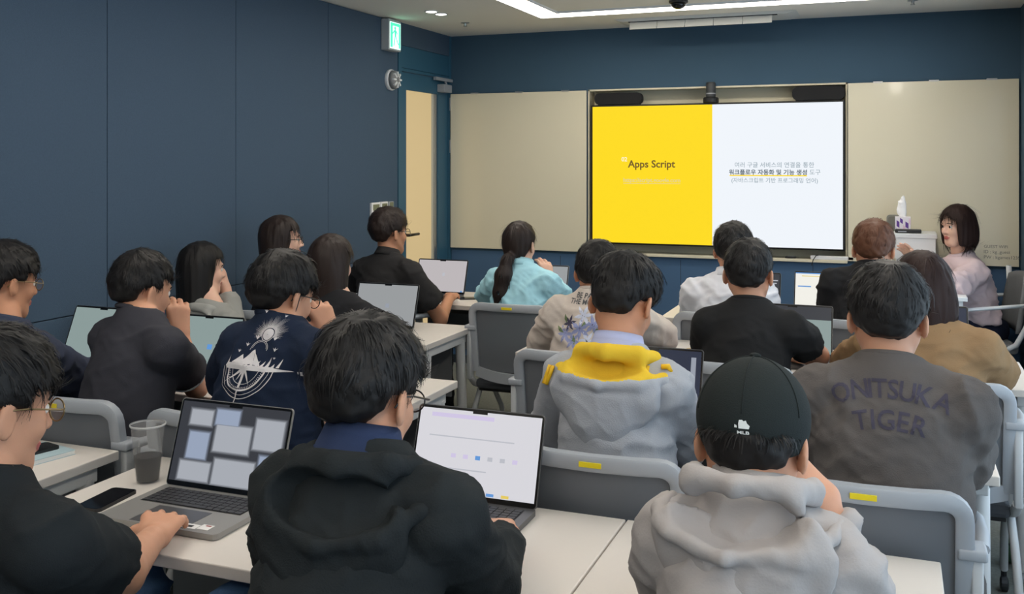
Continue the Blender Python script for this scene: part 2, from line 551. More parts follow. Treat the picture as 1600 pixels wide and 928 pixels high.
# ------------------------------------------------------------------ whiteboards, screen, speakers
for (x0, x1, lab) in ((XL + .012, NX0 - .004, 'beige glass whiteboard between the door and the screen'), (NX1 + .004, XR - .012, 'beige glass whiteboard right of the screen behind the presenter')):
    z0, z1 = .902, 2.10
    wb = empty('glass_whiteboard', ((x0 + x1) / 2, YF, z0), label=lab, cat='whiteboard')
    hw = (x1 - x0) / 2
    MB().box((-hw, -.03, 0), (hw, -.02, z1 - z0), .0015).build('board', BOARD, wb)
    MB().box((-hw + .02, -.02, .02), (hw - .02, 0, z1 - z0 - .02)).build('backing', GREYP, wb)
    n = 3 if lab.startswith('beige glass whiteboard between') else 3
    for k in range(n):
        x = -hw + (k + .55) * 2 * hw / n
        MB().box((x - .03, -.033, z1 - z0 - .004), (x + .03, -.001, z1 - z0 + .007), .001).build('clip', ALU, wb)
    for zc_ in ((.95, .62) if x0 < -3 else ()):
        MB().box((-hw - .006, -.036, zc_ + .12), (-hw + .004, -.002, zc_ + .22), .001).build('side_clip', ALU, wb)
    if x0 > -1:
        TX = mat('vinyl_grey', (110, 110, 104), rough=0.7)
        yb_ = YF - .0312
        flat_text('GUEST WIFI', 1537.5, 1574.5, 387.5, yb_, TX, wb)
        flat_text('ID : kg_guest', 1537.5, 1578.5, 396.0, yb_, TX, wb)
        flat_text('PW : kgames123!@', 1537.5, 1600.5, 404.8, yb_, TX, wb)

YT = 6.955
tA, tB = at(926, 166.5, YT), at(1317, 386.5, YT)
tx0, tx1 = tA.x, tB.x
tz0 = (at(928, 380.5, YT).z + at(1317, 386.5, YT).z) / 2
tz1 = (at(926, 168, YT).z + at(1317, 158, YT).z) / 2
tv = empty('wall_display', ((tx0 + tx1) / 2, YT, tz0), label='large wall screen showing a yellow and white slide', cat='screen')
hw, ht = (tx1 - tx0) / 2, tz1 - tz0
MB().box((-hw - .012, .0, -.012), (hw + .012, .06, ht + .012), .004).box((-.5, .06, .2), (.5, .17, ht - .2)).build('casing', mat('tv_black', (14, 14, 15), rough=0.3), tv)
YEL = mat('slide_yellow', (10, 9, 6), rough=0.4, emit=1.0, spec=0.1, glow=(255, 220, 36))
WHT = mat('slide_white', (9, 9, 10), rough=0.4, emit=1.0, spec=0.1, glow=(240, 245, 251))
xm = at(1113, 270, YT).x - tv.location.x
mm = MB()
mm.box((-hw, -.0015, 0), (xm, -.0005, ht))
mm.cur = 1
mm.box((xm, -.0015, 0), (hw, -.0005, ht))
sc_ = mm.build('screen_image', [YEL, WHT], tv)
sT = YT - .003
S1 = mat('slide_text_brown', (30, 24, 10), rough=0.6, emit=1.0, glow=(104, 78, 20))
S2 = mat('slide_text_white', (20, 20, 20), rough=0.6, emit=1.0, glow=(252, 246, 214))
S3 = mat('slide_text_link', (20, 20, 20), rough=0.6, emit=1.0, glow=(224, 206, 140))
S4 = mat('slide_text_grey', (20, 20, 20), rough=0.6, emit=1.0, glow=(150, 166, 176))
S5 = mat('slide_text_dark', (20, 20, 20), rough=0.6, emit=1.0, glow=(84, 98, 108))
flat_text('Apps Script', 981, 1055, 261.5, sT, S1, tv, 'slide_title', .022)
flat_text('02', 971, 980, 252, sT, S2, tv, 'slide_number', .02)
flat_text('https://script.google.com', 974, 1063, 284.5, sT, S3, tv, 'slide_link', .02)
flat_text('여러 구글 서비스의 연결을 통한', 1148, 1272, 261, sT, S4, tv, 'slide_line', .008)
flat_text('워크플로우 자동화 및 기능 생성', 1139, 1261, 272.5, sT, S5, tv, 'slide_line', .026)
flat_text('도구', 1265, 1282, 272.5, sT, S4, tv, 'slide_line', .008)
flat_text('(자바스크립트 기반 프로그래밍 언어)', 1143, 1278, 285, sT, S4, tv, 'slide_line', .008)
a, b = at(1140, 273.6, sT), at(1261, 273.6, sT)
MB().box((a.x - tv.location.x, -.0022, a.z - tz0 - .006), (b.x - tv.location.x, -.0018, a.z - tz0 + .002)).build('slide_underline', YEL, tv)
a, b = at(974, 286, sT), at(1063, 286, sT)
MB().box((a.x - tv.location.x, -.0022, a.z - tz0 - .004), (b.x - tv.location.x, -.0018, a.z - tz0)).build('slide_underline', S3, tv)

for (px0, px1, py0, py1, lab) in ((930, 1003, 147, 165.5, 'black fabric soundbar speaker above the left corner of the screen'), (1238, 1320, 138, 158.5, 'black fabric soundbar speaker above the right corner of the screen')):
    A, B = at(px0, (py0 + py1) / 2, YT + .02), at(px1, (py0 + py1) / 2, YT + .02)
    h = (py1 - py0) / FPX * 6.95
    sp = empty('speaker_bar', ((A.x + B.x) / 2, YT + .03, tz1 + .016), label=lab, cat='speaker', group='speakers above the screen')
    hw_ = (B.x - A.x) / 2
    M = Matrix.Translation((0, -.03, h / 2))
    MB().prism(rrect(2 * hw_, h, h * .42, 6), .07, M).build('body', SPKFAB, sp)
    for q_ in (-1, 1):
        MB().box((q_ * hw_ * .75 - .02, -.02, -.006), (q_ * hw_ * .75 + .02, .04, .004)).build('foot', BLACKP, sp)

p = at(1110, 160, YT)
cm = empty('conference_camera', (p.x, YT + .02, tz1 + .012), label='black cylindrical conference camera on top of the screen', cat='camera')
MB().lathe([(.052, 0), (.055, .008), (.055, .03), (.048, .04)]).build('base', BLACKP, cm, smooth=False)
MB().lathe([(.03, .038), (.034, .046), (.034, .138), (.03, .146), (.02, .148)]).build('barrel', mat('camera_grey', (62, 64, 66), rough=0.45), cm, smooth=False)
MB().lathe([(.0355, .062), (.0355, .07)]).build('ring', GREYP, cm)

# small things on the ledge under the screen
p = at(1300, 403, YF - .02)
bx = empty('ledge_box', (p.x, YF - .005, NZ0 + .02), label='flat white box with a cable on the ledge below the screen', cat='box')
MB().box((-.14, -.025, 0), (.14, .03, .026), .004).build('case', WHITEP, bx)
MB().tube([(-.09, -.02, .03), (-.1, -.034, .03), (-.12, -.045, .0), (-.13, -.05, -.04)], .003, 6).build('cable', BLACKP, bx)
p = at(1235, 403, YF - .02)
rc = empty('remote_control', (p.x, YF - .005, NZ0 + .02), label='small black remote control on the ledge below the screen', cat='remote')
MB().box((-.035, -.014, 0), (.035, .014, .014), .003).build('case', BLACKP, rc)
MB().box((-.02, -.006, .014), (.02, .006, .0155)).build('keypad', GREYP, rc)

# ------------------------------------------------------------------ desks
TOPM = mat('desk_top', (214, 207, 200), rough=0.42, bump=0.04, bscale=500, var=0.015)
EDGEM = mat('desk_edge', (205, 198, 192), rough=0.5)
LEGM = mat('desk_leg', (206, 206, 206), rough=0.4)
MODM = mat('modesty_grey', (120, 121, 124), rough=0.6)
DZ, DD = 0.72, 0.57
ROWY = [None, 1.70, 2.90, 4.09, 5.30]


def desk(x0, x1, y0, lab, yaw=0.0, panel=True):
    t = empty('folding_desk', ((x0 + x1) / 2, y0, 0), yaw, lab, 'desk', 'white classroom desks')
    hw = (x1 - x0) / 2
    mb = MB().box((-hw, 0, DZ - .028), (hw, DD, DZ), .003)
    mb.build('desk_top', TOPM, t)
    for s in (-1, 1):
        x = s * (hw - .042)
        mb = MB().box((x - .02, .06, DZ - .075), (x + .02, DD - .06, DZ - .028), .004)
        mb.build('leg_beam', LEGM, t)
        for (ya, yb) in ((.09, .045), (DD - .09, DD - .045)):
            l = MB().tube([(x, ya, DZ - .06), (x, yb, .03)], .025, 14).build('leg', LEGM, t, smooth=False)
            shade_auto(l)
            MB().lathe([(.03, 0), (.03, .01), (.02, .03)], (x, yb, 0), 14).build('foot', GREYP, t)
    if panel:
        MB().box((-hw + .1, DD - .075, .36), (hw - .1, DD - .06, DZ - .05), .002).build('modesty_panel', MODM, t)
        MB().box((-hw + .1, DD - .3, DZ - .11), (hw - .1, DD - .08, DZ - .095), .002).build('storage_shelf', MODM, t)
    return t


desk(-3.21, -2.125, ROWY[1], 'white desk at the lower left with a phone on a notebook')
desk(-1.965, -0.592, ROWY[1], 'white desk in the nearest row with the coffee cup and two laptops')
desk(-0.588, 0.095, ROWY[1], 'short white desk in the nearest row in front of the capped man')
desk(-3.21, -1.575, ROWY[2], 'white desk in the second row at left, before the man with the compass print')
desk(-1.10, 0.27, ROWY[2] + .04, 'white desk in the second row before the grey and yellow hoodie')
desk(-2.60, -2.02, ROWY[3], 'white desk in the third row at left, before the woman with long brown hair')
desk(-1.575, -0.214, ROWY[3], 'white desk in the third row before the black T-shirt man')
desk(-0.21, 0.50, ROWY[3], 'short white desk in the third row before the brown sweater')
desk(-2.95, -1.58, ROWY[4], 'white desk in the front row at left, before the woman in light blue')
desk(-1.19, 0.18, ROWY[4], 'white desk in the front row before the man in the white shirt')

# ------------------------------------------------------------------ chairs
FRM = mat('chair_frame', (158, 163, 170), rough=0.42)
LEGC = mat('chair_leg', (190, 192, 194), rough=0.38)
SEATM = cloth('seat_fabric', (70, 73, 78))
CAST = mat('caster', (40, 41, 44), rough=0.5)
YTAG = mat('yellow_tag', (226, 204, 20), rough=0.5)
netm = bpy.data.materials.new('chair_mesh'); netm.use_nodes = True
nt = netm.node_tree
b = nt.nodes['Principled BSDF']; b.inputs['Base Color'].default_value = lin((112, 116, 122)); b.inputs['Roughness'].default_value = .8
tr = nt.nodes.new('ShaderNodeBsdfTransparent'); mx = nt.nodes.new('ShaderNodeMixShader'); mx.inputs[0].default_value = .84
nt.links.new(tr.outputs[0], mx.inputs[1]); nt.links.new(b.outputs[0], mx.inputs[2]); nt.links.new(mx.outputs[0], nt.nodes['Material Output'].inputs[0])
MATS['chair_mesh'] = netm


def back_y(z):
    return -0.215 - (z - .46) * .16


def make_chair():
    t = empty('conference_chair')
    W, ZT, ZB = .205, .84, .475
    # frame: swept rectangular section along a rounded rectangle
    path = []
    for (x, z) in [(-W, .50), (-W, .60), (-W, .74)] + [(a, b) for a, b in reversed(arc(-W + .045, ZT - .045, .045, pi / 2, pi, 5))] + [(-W / 2, ZT), (0, ZT), (W / 2, ZT)] + [(a, b) for a, b in reversed(arc(W - .045, ZT - .045, .045, 0, pi / 2, 5))] + [(W, .74), (W, .60), (W, .50)]:
        curve = 0.03 * (1 - (x / W) ** 2)
        path.append(Vector((x, back_y(z) - curve, z)))
    vs, fs = [], []
    n = len(path)
    for i, p in enumerate(path):
        tg = (path[min(i + 1, n - 1)] - path[max(i - 1, 0)]).normalized()
        bk = Vector((0, 1, 0)); bk = (bk - tg * bk.dot(tg)).normalized()
        nn = tg.cross(bk).normalized()
        for (a, b) in ((-.019, -.013), (-.013, -.017), (.013, -.017), (.019, -.013), (.019, .013), (.013, .017), (-.013, .017), (-.019, .013)):
            vs.append(p + nn * a + bk * b)
    for i in range(n - 1):
        for k in range(8):
            fs.append((i * 8 + k, i * 8 + (k + 1) % 8, (i + 1) * 8 + (k + 1) % 8, (i + 1) * 8 + k))
    fs += [tuple(range(8)), tuple((n - 1) * 8 + k for k in reversed(range(8)))]
    shade_auto(MB().add(vs, fs).build('back_frame', FRM, t), 50)
    # mesh panel
    vs, fs = [], []
    nx, nz = 12, 8
    for j in range(nz + 1):
        z = ZB + .03 + (ZT - .012 - ZB - .03) * j / nz
        for i in range(nx + 1):
            x = -W + .008 + (2 * W - .016) * i / nx
            if j == nz: x *= .97
            vs.append((x, back_y(z) - .03 * (1 - (x / W) ** 2) + .004, z))
    for j in range(nz):
        for i in range(nx):
            a = j * (nx + 1) + i
            fs.append((a, a + 1, a + nx + 2, a + nx + 1))
    n = len(vs)
    vs += [(x, y + .004, z) for x, y, z in vs]
    fs += [tuple(reversed([q + n for q in f])) for f in fs]
    MB().add(vs, fs).build('back_mesh', netm, t, smooth=True)
    MB().box((-.028, back_y(.842) - .0495, .833), (.028, back_y(.842) - .046, .846), .001).build('tag', YTAG, t)
    # lower back bar
    vs, fs = [], []
    N = 12
    for i in range(N + 1):
        x = -W + 2 * W * i / N
        y = back_y(.5) - .035 * (1 - (x / W) ** 2)
        zc = .50 - .025 * (1 - (x / W) ** 2)
        for (a, b) in ((-.012, -.026), (.012, -.026), (.012, .026), (-.012, .026)):
            vs.append((x, y + a, zc + b))
    for i in range(N):
        for k in range(4):
            fs.append((i * 4 + k, i * 4 + (k + 1) % 4, i * 4 + 4 + (k + 1) % 4, i * 4 + 4 + k))
    fs += [(0, 1, 2, 3), tuple(N * 4 + k for k in (3, 2, 1, 0))]
    shade_auto(MB().add(vs, fs).build('lumbar_bar', FRM, t), 50)
    MB().box((-.215, -.22, .405), (.215, .235, .455), .018).build('seat', SEATM, t)
    MB().box((-.20, -.2, .392), (.20, .22, .406)).build('seat_pan', BLACKP, t)
    for s in (-1, 1):
        yb = back_y(.725)
        a = MB().box((s * .220 - .03, yb - .022, .712), (s * .220 + .03, yb + .05, .738), .006)
        a.tube([(s * .242, yb + .03, .725), (s * .250, -.12, .722), (s * .250, .02, .71), (s * .242, .10, .695), (s * .226, .13, .68)], .016, 10, sq=.8)
        shade_auto(a.build('armrest', FRM, t), 50)
        u = MB()
        u.box((s * .230 - .012, yb - .012, .46), (s * .230 + .012, yb + .035, .715), .005)
        u.tube([(s * .230, yb + .01, .47), (s * .226, -.20, .43), (s * .220, -.12, .40)], .017, 10)
        shade_auto(u.build('side_upright', LEGC, t), 50)
        for (pts) in ([(s * .220, -.12, .40), (s * .226, .05, .36), (s * .232, .19, .22), (s * .235, .235, .075)], [(s * .220, -.13, .40), (s * .228, -.19, .30), (s * .235, -.25, .16), (s * .236, -.275, .075)]):
            shade_auto(MB().tube(pts, .014, 10).build('leg', LEGC, t), 60)
            x, y = pts[-1][0], pts[-1][1]
            R = Matrix.Rotation(pi / 2, 4, 'Y')
            c = MB().lathe([(.018, -.014), (.027, -.01), (.027, .01), (.018, .014)], (x, y - .012, .027), 16, R)
            c.tube([(x, y, .08), (x, y, .05)], .01, 8)
            c.build('caster', CAST, t)
    MB().tube([(-.22, -.12, .39), (.22, -.12, .39)], .012, 8).build('cross_bar', LEGC, t, smooth=True)
    return t


CHAIR0 = make_chair()
_first = [True]


def chair(x, y, rz, lab):
    c = CHAIR0 if _first[0] else copy_tree(CHAIR0)
    _first[0] = False
    c.location = (x, y, 0)
    c.rotation_euler = (0, 0, rz)
    return prop(c, lab, 'chair', 'grey mesh conference chairs')


# ------------------------------------------------------------------ laptops
SG = mat('laptop_grey', (104, 104, 106), rough=0.35, metal=0.6)
SLV = mat('laptop_silver', (150, 152, 155), rough=0.35, metal=0.6)
KEYM = mat('laptop_keys', (22, 22, 24), rough=0.5)
BEZ = mat('laptop_bezel', (12, 12, 13), rough=0.25)
PADM = mat('laptop_pad', (92, 92, 95), rough=0.3, metal=0.4)


def scr_mat(name, col, e, var=0.0):
    return mat(name, (9, 9, 10), rough=0.35, emit=1.0, spec=0.25, glow=col)


SCRDARK = scr_mat('screen_dark', (56, 58, 64), .35)
SCRBLK1 = scr_mat('screen_window_light', (166, 170, 178), .50)
SCRBLK2 = scr_mat('screen_window_blue', (150, 162, 184), .50)
SCRWHITE = scr_mat('screen_white', (214, 213, 219), .82)
SCRGREY = scr_mat('screen_grey', (152, 155, 157), .52)
SCRPALE = scr_mat('screen_pale', (188, 182, 184), .62)
SCRTEAL = scr_mat('screen_teal', (138, 154, 152), .45)
SCRDOC = scr_mat('screen_document', (240, 238, 230), .95)
SCRNAVY = scr_mat('screen_navy', (42, 48, 66), .35)
DOTB = scr_mat('screen_dot_blue', (96, 150, 214), .5)
DOTY = scr_mat('screen_dot_yellow', (226, 200, 96), .6)
DOTP = scr_mat('screen_dot_lilac', (206, 196, 226), .7)
DOTG = scr_mat('screen_dot_green', (60, 130, 90), .5)
DOTK = scr_mat('screen_dot_grey', (186, 188, 196), .6)
HAZE = scr_mat('screen_haze', (150, 156, 168), .45)


def laptop(x, yh, w, lab, screen, over=(), yaw=0.0, dep=.235, h=.215, tilt=18, body=SG, keys=False, group=True):
    """hinge centre at (x, yh) on a desk"""
    t = empty('laptop', (x, yh, DZ), yaw, lab, 'laptop', 'open laptops on the desks')
    hw = w / 2
    B = MB().prism(rrect(w, dep, .012, 4, 0, -dep / 2), .013, Matrix.Rotation(-pi / 2, 4, 'X') @ Matrix.Scale(1, 4)).mesh('base')
    # prism lies in x,z and extrudes along y: turned so that it lies flat
    ob = bpy.data.objects.new('base', B); COL.objects.link(ob); B.materials.append(body); ob.parent = t
    zs = [v.co.z for v in B.vertices]; ys_ = [v.co.y for v in B.vertices]
    dz, dy = .002 - min(zs), -max(ys_)
    for v in B.vertices:
        v.co.z += dz; v.co.y += dy
    MB().box((-hw * .45, -dep + .008, .0148), (hw * .45, -dep * .55, .0156)).build('trackpad', PADM, t)
    kb = MB().box((-hw * .86, -dep * .5, .0148), (hw * .86, -.018, .0154)).build('keyboard', KEYM, t)
    if keys:
        mb = MB()
        rows, cols = 6, 14
        kx0, kx1, ky0, ky1 = -hw * .85, hw * .85, -dep * .49, -.021
        for r in range(rows):
            for c in range(cols):
                if r == 0 and 3 <= c <= 8:
                    if c > 3: continue
                    a, b = kx0 + (kx1 - kx0) * 3 / cols, kx0 + (kx1 - kx0) * 9 / cols
                else:
                    a, b = kx0 + (kx1 - kx0) * c / cols, kx0 + (kx1 - kx0) * (c + 1) / cols
                ya, yb = ky0 + (ky1 - ky0) * r / rows, ky0 + (ky1 - ky0) * (r + 1) / rows
                mb.box((a + .0012, ya + .0012, .0154), (b - .0012, yb - .0012, .017))
        k = mb.build('keys', mat('key_top', (48, 48, 52), rough=0.5), kb)
        k['kind'] = 'stuff'
    M = Matrix.Translation((0, -.004, .014)) @ Matrix.Rotation(math.radians(-tilt), 4, 'X')
    lid = MB().prism(rrect(w, h, .010, 4, 0, h / 2), .006, M).build('lid', body, t)
    MB().prism(rrect(w - .004, h - .004, .009, 4, 0, h / 2), .0008, M @ Matrix.Translation((0, -.0008, 0))).build('bezel', BEZ, lid)
    mats = [screen]
    sx0, sx1, sz0, sz1 = -hw + .007, hw - .007, .014, h - .008
    mb = MB()
    mb.box((sx0, -.0016, sz0), (sx1, -.0009, sz1), 0, M)
    soft = []
    for (a, b, c, d, mm_) in over:
        if screen.name == 'screen_dark' and mm_.name.startswith('screen_window'):
            for e_, f_ in ((.022, .25), (.014, .5), (.007, .75)):
                c0, c1 = (56, 58, 64), ((166, 170, 178) if mm_.name.endswith('light') else (150, 162, 184))
                soft.append((a - e_, b - e_ * 1.5, c + e_, d + e_ * 1.5, scr_mat('screen_soft_%d%s' % (int(f_ * 100), mm_.name[-4:]), tuple(int(p + (q - p) * f_) for p, q in zip(c0, c1)), .5), f_ * .0003))
    over = sorted(soft, key=lambda t: t[5]) + [tuple(t) + (.0004,) for t in over]
    for (a, b, c, d, mm_, lift_) in over:
        a, b, c, d = max(a, 0), max(b, 0), min(c, 1), min(d, 1)
        if mm_ not in mats: mats.append(mm_)
        mb.cur = mats.index(mm_)
        mb.box((sx0 + (sx1 - sx0) * a, -.00175 - lift_, sz0 + (sz1 - sz0) * b), (sx0 + (sx1 - sx0) * c, -.0017, sz0 + (sz1 - sz0) * d), 0, M)
    mb.build('screen', mats, lid)
    MB().box((-.02, -.0024, h - .0135), (.02, -.0008, h - .003), 0, M).build('camera_notch', BEZ, lid)
    return t


L1 = laptop(-1.585, 2.045, .345, 'grey laptop with a dark screen of scattered pale windows beside the coffee cup', SCRDARK,
            over=((.10, .72, .30, .90, SCRBLK1), (.34, .75, .55, .93, SCRBLK2), (.12, .30, .30, .62, SCRBLK2), (.36, .42, .68, .74, SCRBLK1), (.72, .50, .97, .86, SCRBLK1), (.08, .03, .36, .25, SCRBLK1), (.40, .02, .76, .32, SCRBLK1), (.80, .12, .98, .42, SCRBLK2)), dep=.245, h=.222, keys=True, body=mat('laptop_light_grey', (150, 148, 145), rough=0.4, metal=0.4))
STK = mat('sticker_white', (226, 224, 222), rough=0.5)
STB = mat('sticker_black', (30, 30, 32), rough=0.5)
STR_ = mat('sticker_red', (150, 60, 60), rough=0.5)
mb = MB().box((.055, -.232, .0154), (.105, -.208, .0158)); mb.box((.107, -.228, .0154), (.138, -.2, .0158))
mb.cur = 1; mb.box((.062, -.226, .0158), (.092, -.215, .0160)); mb.cur = 2; mb.box((.118, -.209, .0158), (.132, -.204, .0160))
mb.build('sticker', [STK, STB, STR_], L1)
laptop(-.97, 2.215, .345, 'dark grey laptop with a bright white page under the black hoodie man’s hand', SCRWHITE,
       over=((.10, .90, .62, .95, DOTP), (.30, .42, .34, .47, DOTP), (.40, .42, .44, .47, DOTP), (.50, .42, .54, .47, DOTB), (.60, .42, .64, .47, DOTK), (.70, .42, .74, .47, DOTK), (.80, .42, .84, .47, DOTP), (.28, .01, .34, .045, DOTB), (.38, .01, .44, .045, DOTY), (.50, .01, .56, .045, DOTK), (.62, .01, .68, .045, DOTB), (.74, .01, .80, .045, DOTY), (.1, .66, .8, .675, DOTK), (.1, .28, .6, .295, DOTK)), keys=True, dep=.24, h=.222)
laptop(-3.06, 3.10, .31, 'laptop with a teal-tinted screen by the navy wall at far left', SCRTEAL, h=.25, tilt=22)
laptop(-2.60, 3.22, .34, 'laptop with a grey-green screen in front of the charcoal T-shirt man', SCRTEAL, over=((.55, .35, .62, .45, DOTB),), h=.22)
laptop(-2.41, 4.39, .35, 'laptop with a blank grey screen before the woman with long brown hair', SCRGREY, over=((.5, .42, .56, .52, HAZE),), h=.225)
laptop(-2.69, 5.64, .35, 'laptop with a pale pinkish screen before the man in the black shirt', SCRPALE, over=((.52, .5, .57, .6, DOTK), (.93, .0, .97, .04, DOTB)), h=.222)
laptop(-2.0, 5.62, .33, 'laptop with a grey screen half hidden by the woman in light blue', SCRGREY, h=.215, body=SLV)
laptop(-1.235, 4.50, .34, 'laptop with a black screen behind the grey and yellow hoodie', SCRNAVY, over=((.8, .9, .98, .96, DOTB),), h=.222)
laptop(-.41, 4.39, .34, 'black-framed laptop with a pale grey-green screen right of the black T-shirt man', SCRTEAL, over=((.0, .72, 1.0, 1.0, SCRDARK),), h=.222)
laptop(-.755, 3.20, .34, 'laptop with a dark navy screen right of the grey hoodie sleeve', SCRNAVY, over=((.9, .0, .95, .9, HAZE),), h=.222)
laptop(-.34, 5.64, .35, 'laptop showing a bright white document before the black sweater man', SCRDOC, over=((.0, .97, 1, 1, DOTB), (.0, .0, 1, .03, DOTG), (.04, .62, .25, .65, DOTB), (.1, .9, .9, .92, DOTY)), h=.235)
laptop(-.75, 5.62, .33, 'laptop with a black screen beside the white shirt sleeve', SCRDARK, over=((.86, .8, .97, .83, DOTK), (.86, .72, .95, .75, DOTK)), h=.222)
laptop(.125, 4.42, .335, 'laptop with a dark blue screen beyond the brown sweater shoulder', SCRNAVY, h=.245)

# ------------------------------------------------------------------ things on the desks and the floor
p = atz(231, 752, DZ)
cup = empty('coffee_cup', (p.x, p.y, DZ), label='tall clear plastic cup half full of black iced coffee', cat='cup')
cm_ = bpy.data.materials.new('cup_plastic'); cm_.use_nodes = True
nt = cm_.node_tree; b = nt.nodes['Principled BSDF']; b.inputs['Base Color'].default_value = lin((176, 176, 176)); b.inputs['Roughness'].default_value = .25
tr = nt.nodes.new('ShaderNodeBsdfTransparent'); mx = nt.nodes.new('ShaderNodeMixShader'); mx.inputs[0].default_value = .15
nt.links.new(tr.outputs[0], mx.inputs[1]); nt.links.new(b.outputs[0], mx.inputs[2]); nt.links.new(mx.outputs[0], nt.nodes['Material Output'].inputs[0])
MB().lathe([(.028, 0), (.030, .002), (.0435, .148), (.0455, .150), (.0455, .153), (.0425, .152), (.0285, .004), (.001, .004)], seg=32, cap=False).build('cup_wall', cm_, cup, smooth=True)
MB().lathe([(.0275, .005), (.0345, .07), (.001, .0702)], seg=32).build('coffee', mat('coffee', (10, 7, 6), rough=0.25), cup, smooth=False)
MB().lathe([(.0456, .149), (.0466, .151), (.0466, .154), (.0448, .1545)], seg=32, cap=False).build('rim', mat('cup_rim', (190, 190, 190), rough=0.3), cup, smooth=True)


def phone(x, y, rz, lab, z=DZ, case=None):
    t = empty('smartphone', (x, y, z), rz, lab, 'phone')
    MB().prism(rrect(.074, .152, .012, 5), .008, Matrix.Translation((0, 0, .008)) @ Matrix.Rotation(-pi / 2, 4, 'X')).build('body', case or BLACKP, t)
    MB().prism(rrect(.069, .147, .010, 5), .0005, Matrix.Translation((0, 0, .0086)) @ Matrix.Rotation(-pi / 2, 4, 'X')).build('glass', mat('phone_glass', (12, 13, 15), rough=0.08), t)
    return t


p = atz(166, 783, DZ)
phone(p.x, p.y, math.radians(6), 'black smartphone lying on the desk beside the grey laptop')
p = atz(42, 717, DZ)
nb = empty('notebook', (p.x, p.y, DZ), math.radians(-12), 'pale blue notebook under a phone on the lower left desk', 'notebook')
MB().box((-.075, -.1, .001), (.075, .1, .012), .001).build('pages', mat('paper', (226, 228, 226), rough=0.8), nb)
MB().box((-.077, -.102, .012), (.077, .102, .0145), .001).box((-.077, -.102, 0), (.077, .102, .0012)).build('cover', mat('notebook_cover', (168, 190, 198), rough=0.6), nb)
phone(p.x - .005, p.y + .01, math.radians(-14), 'dark smartphone lying on the pale blue notebook', DZ + .0146)
p = atz(737, 467, DZ)
phone(p.x, p.y, math.radians(-62), 'dark smartphone on the front desk beside the pinkish laptop screen')
p = atz(1262, 568, DZ)
phone(p.x, p.y, math.radians(70), 'dark smartphone on the desk by the black T-shirt man’s forearm')
p = atz(1082, 553, DZ)
sn = empty('snack_wrapper', (p.x, p.y, DZ), .5, 'small yellow wrapped snack on the desk left of the black T-shirt', 'snack')
mb = MB().prism([(-.035, 0), (-.03, .008), (-.012, .018), (.012, .018), (.03, .008), (.035, 0)], .04)
mb.build('wrapper', mat('wrapper_yellow', (224, 176, 30), rough=0.35), sn)
MB().box((-.018, .008, .0165), (.018, .03, .0185)).build('print', mat('wrapper_dark', (60, 44, 30), rough=0.4), sn)

# ------------------------------------------------------------------ smooth solids (distance fields -> mesh)
F32 = np.float32


def v3(p):
    return np.array(p, dtype=F32)


def rcone(P, a, b, ra, rb):
    a, b = v3(a), v3(b)
    ab = b - a
    t = np.clip(((P - a) @ ab) / max(float(ab @ ab), 1e-9), 0, 1).astype(F32)
    q = P - a - t[:, None] * ab
    return np.sqrt(np.einsum('ij,ij->i', q, q)) - (ra + (rb - ra) * t)


def ell(P, c, r, R=None):
    q = P - v3(c)
    if R is not None:
        q = q @ R
    r = v3(r)
    a = q / r
    b = a / r
    k0 = np.sqrt(np.einsum('ij,ij->i', a, a))
    k1 = np.sqrt(np.einsum('ij,ij->i', b, b)) + 1e-9
    return k0 * (k0 - 1) / k1


def smin(a, b, k):
    h = np.maximum(k - np.abs(a - b), 0) / k
    return np.minimum(a, b) - h * h * k * 0.25


def smax(a, b, k):
    return -smin(-a, -b, k)


def chain(P, pts, rs, k=0.01):
    d = None
    for i in range(len(pts) - 1):
        e = rcone(P, pts[i], pts[i + 1], rs[i], rs[i + 1])
        d = e if d is None else smin(d, e, k)
    return d


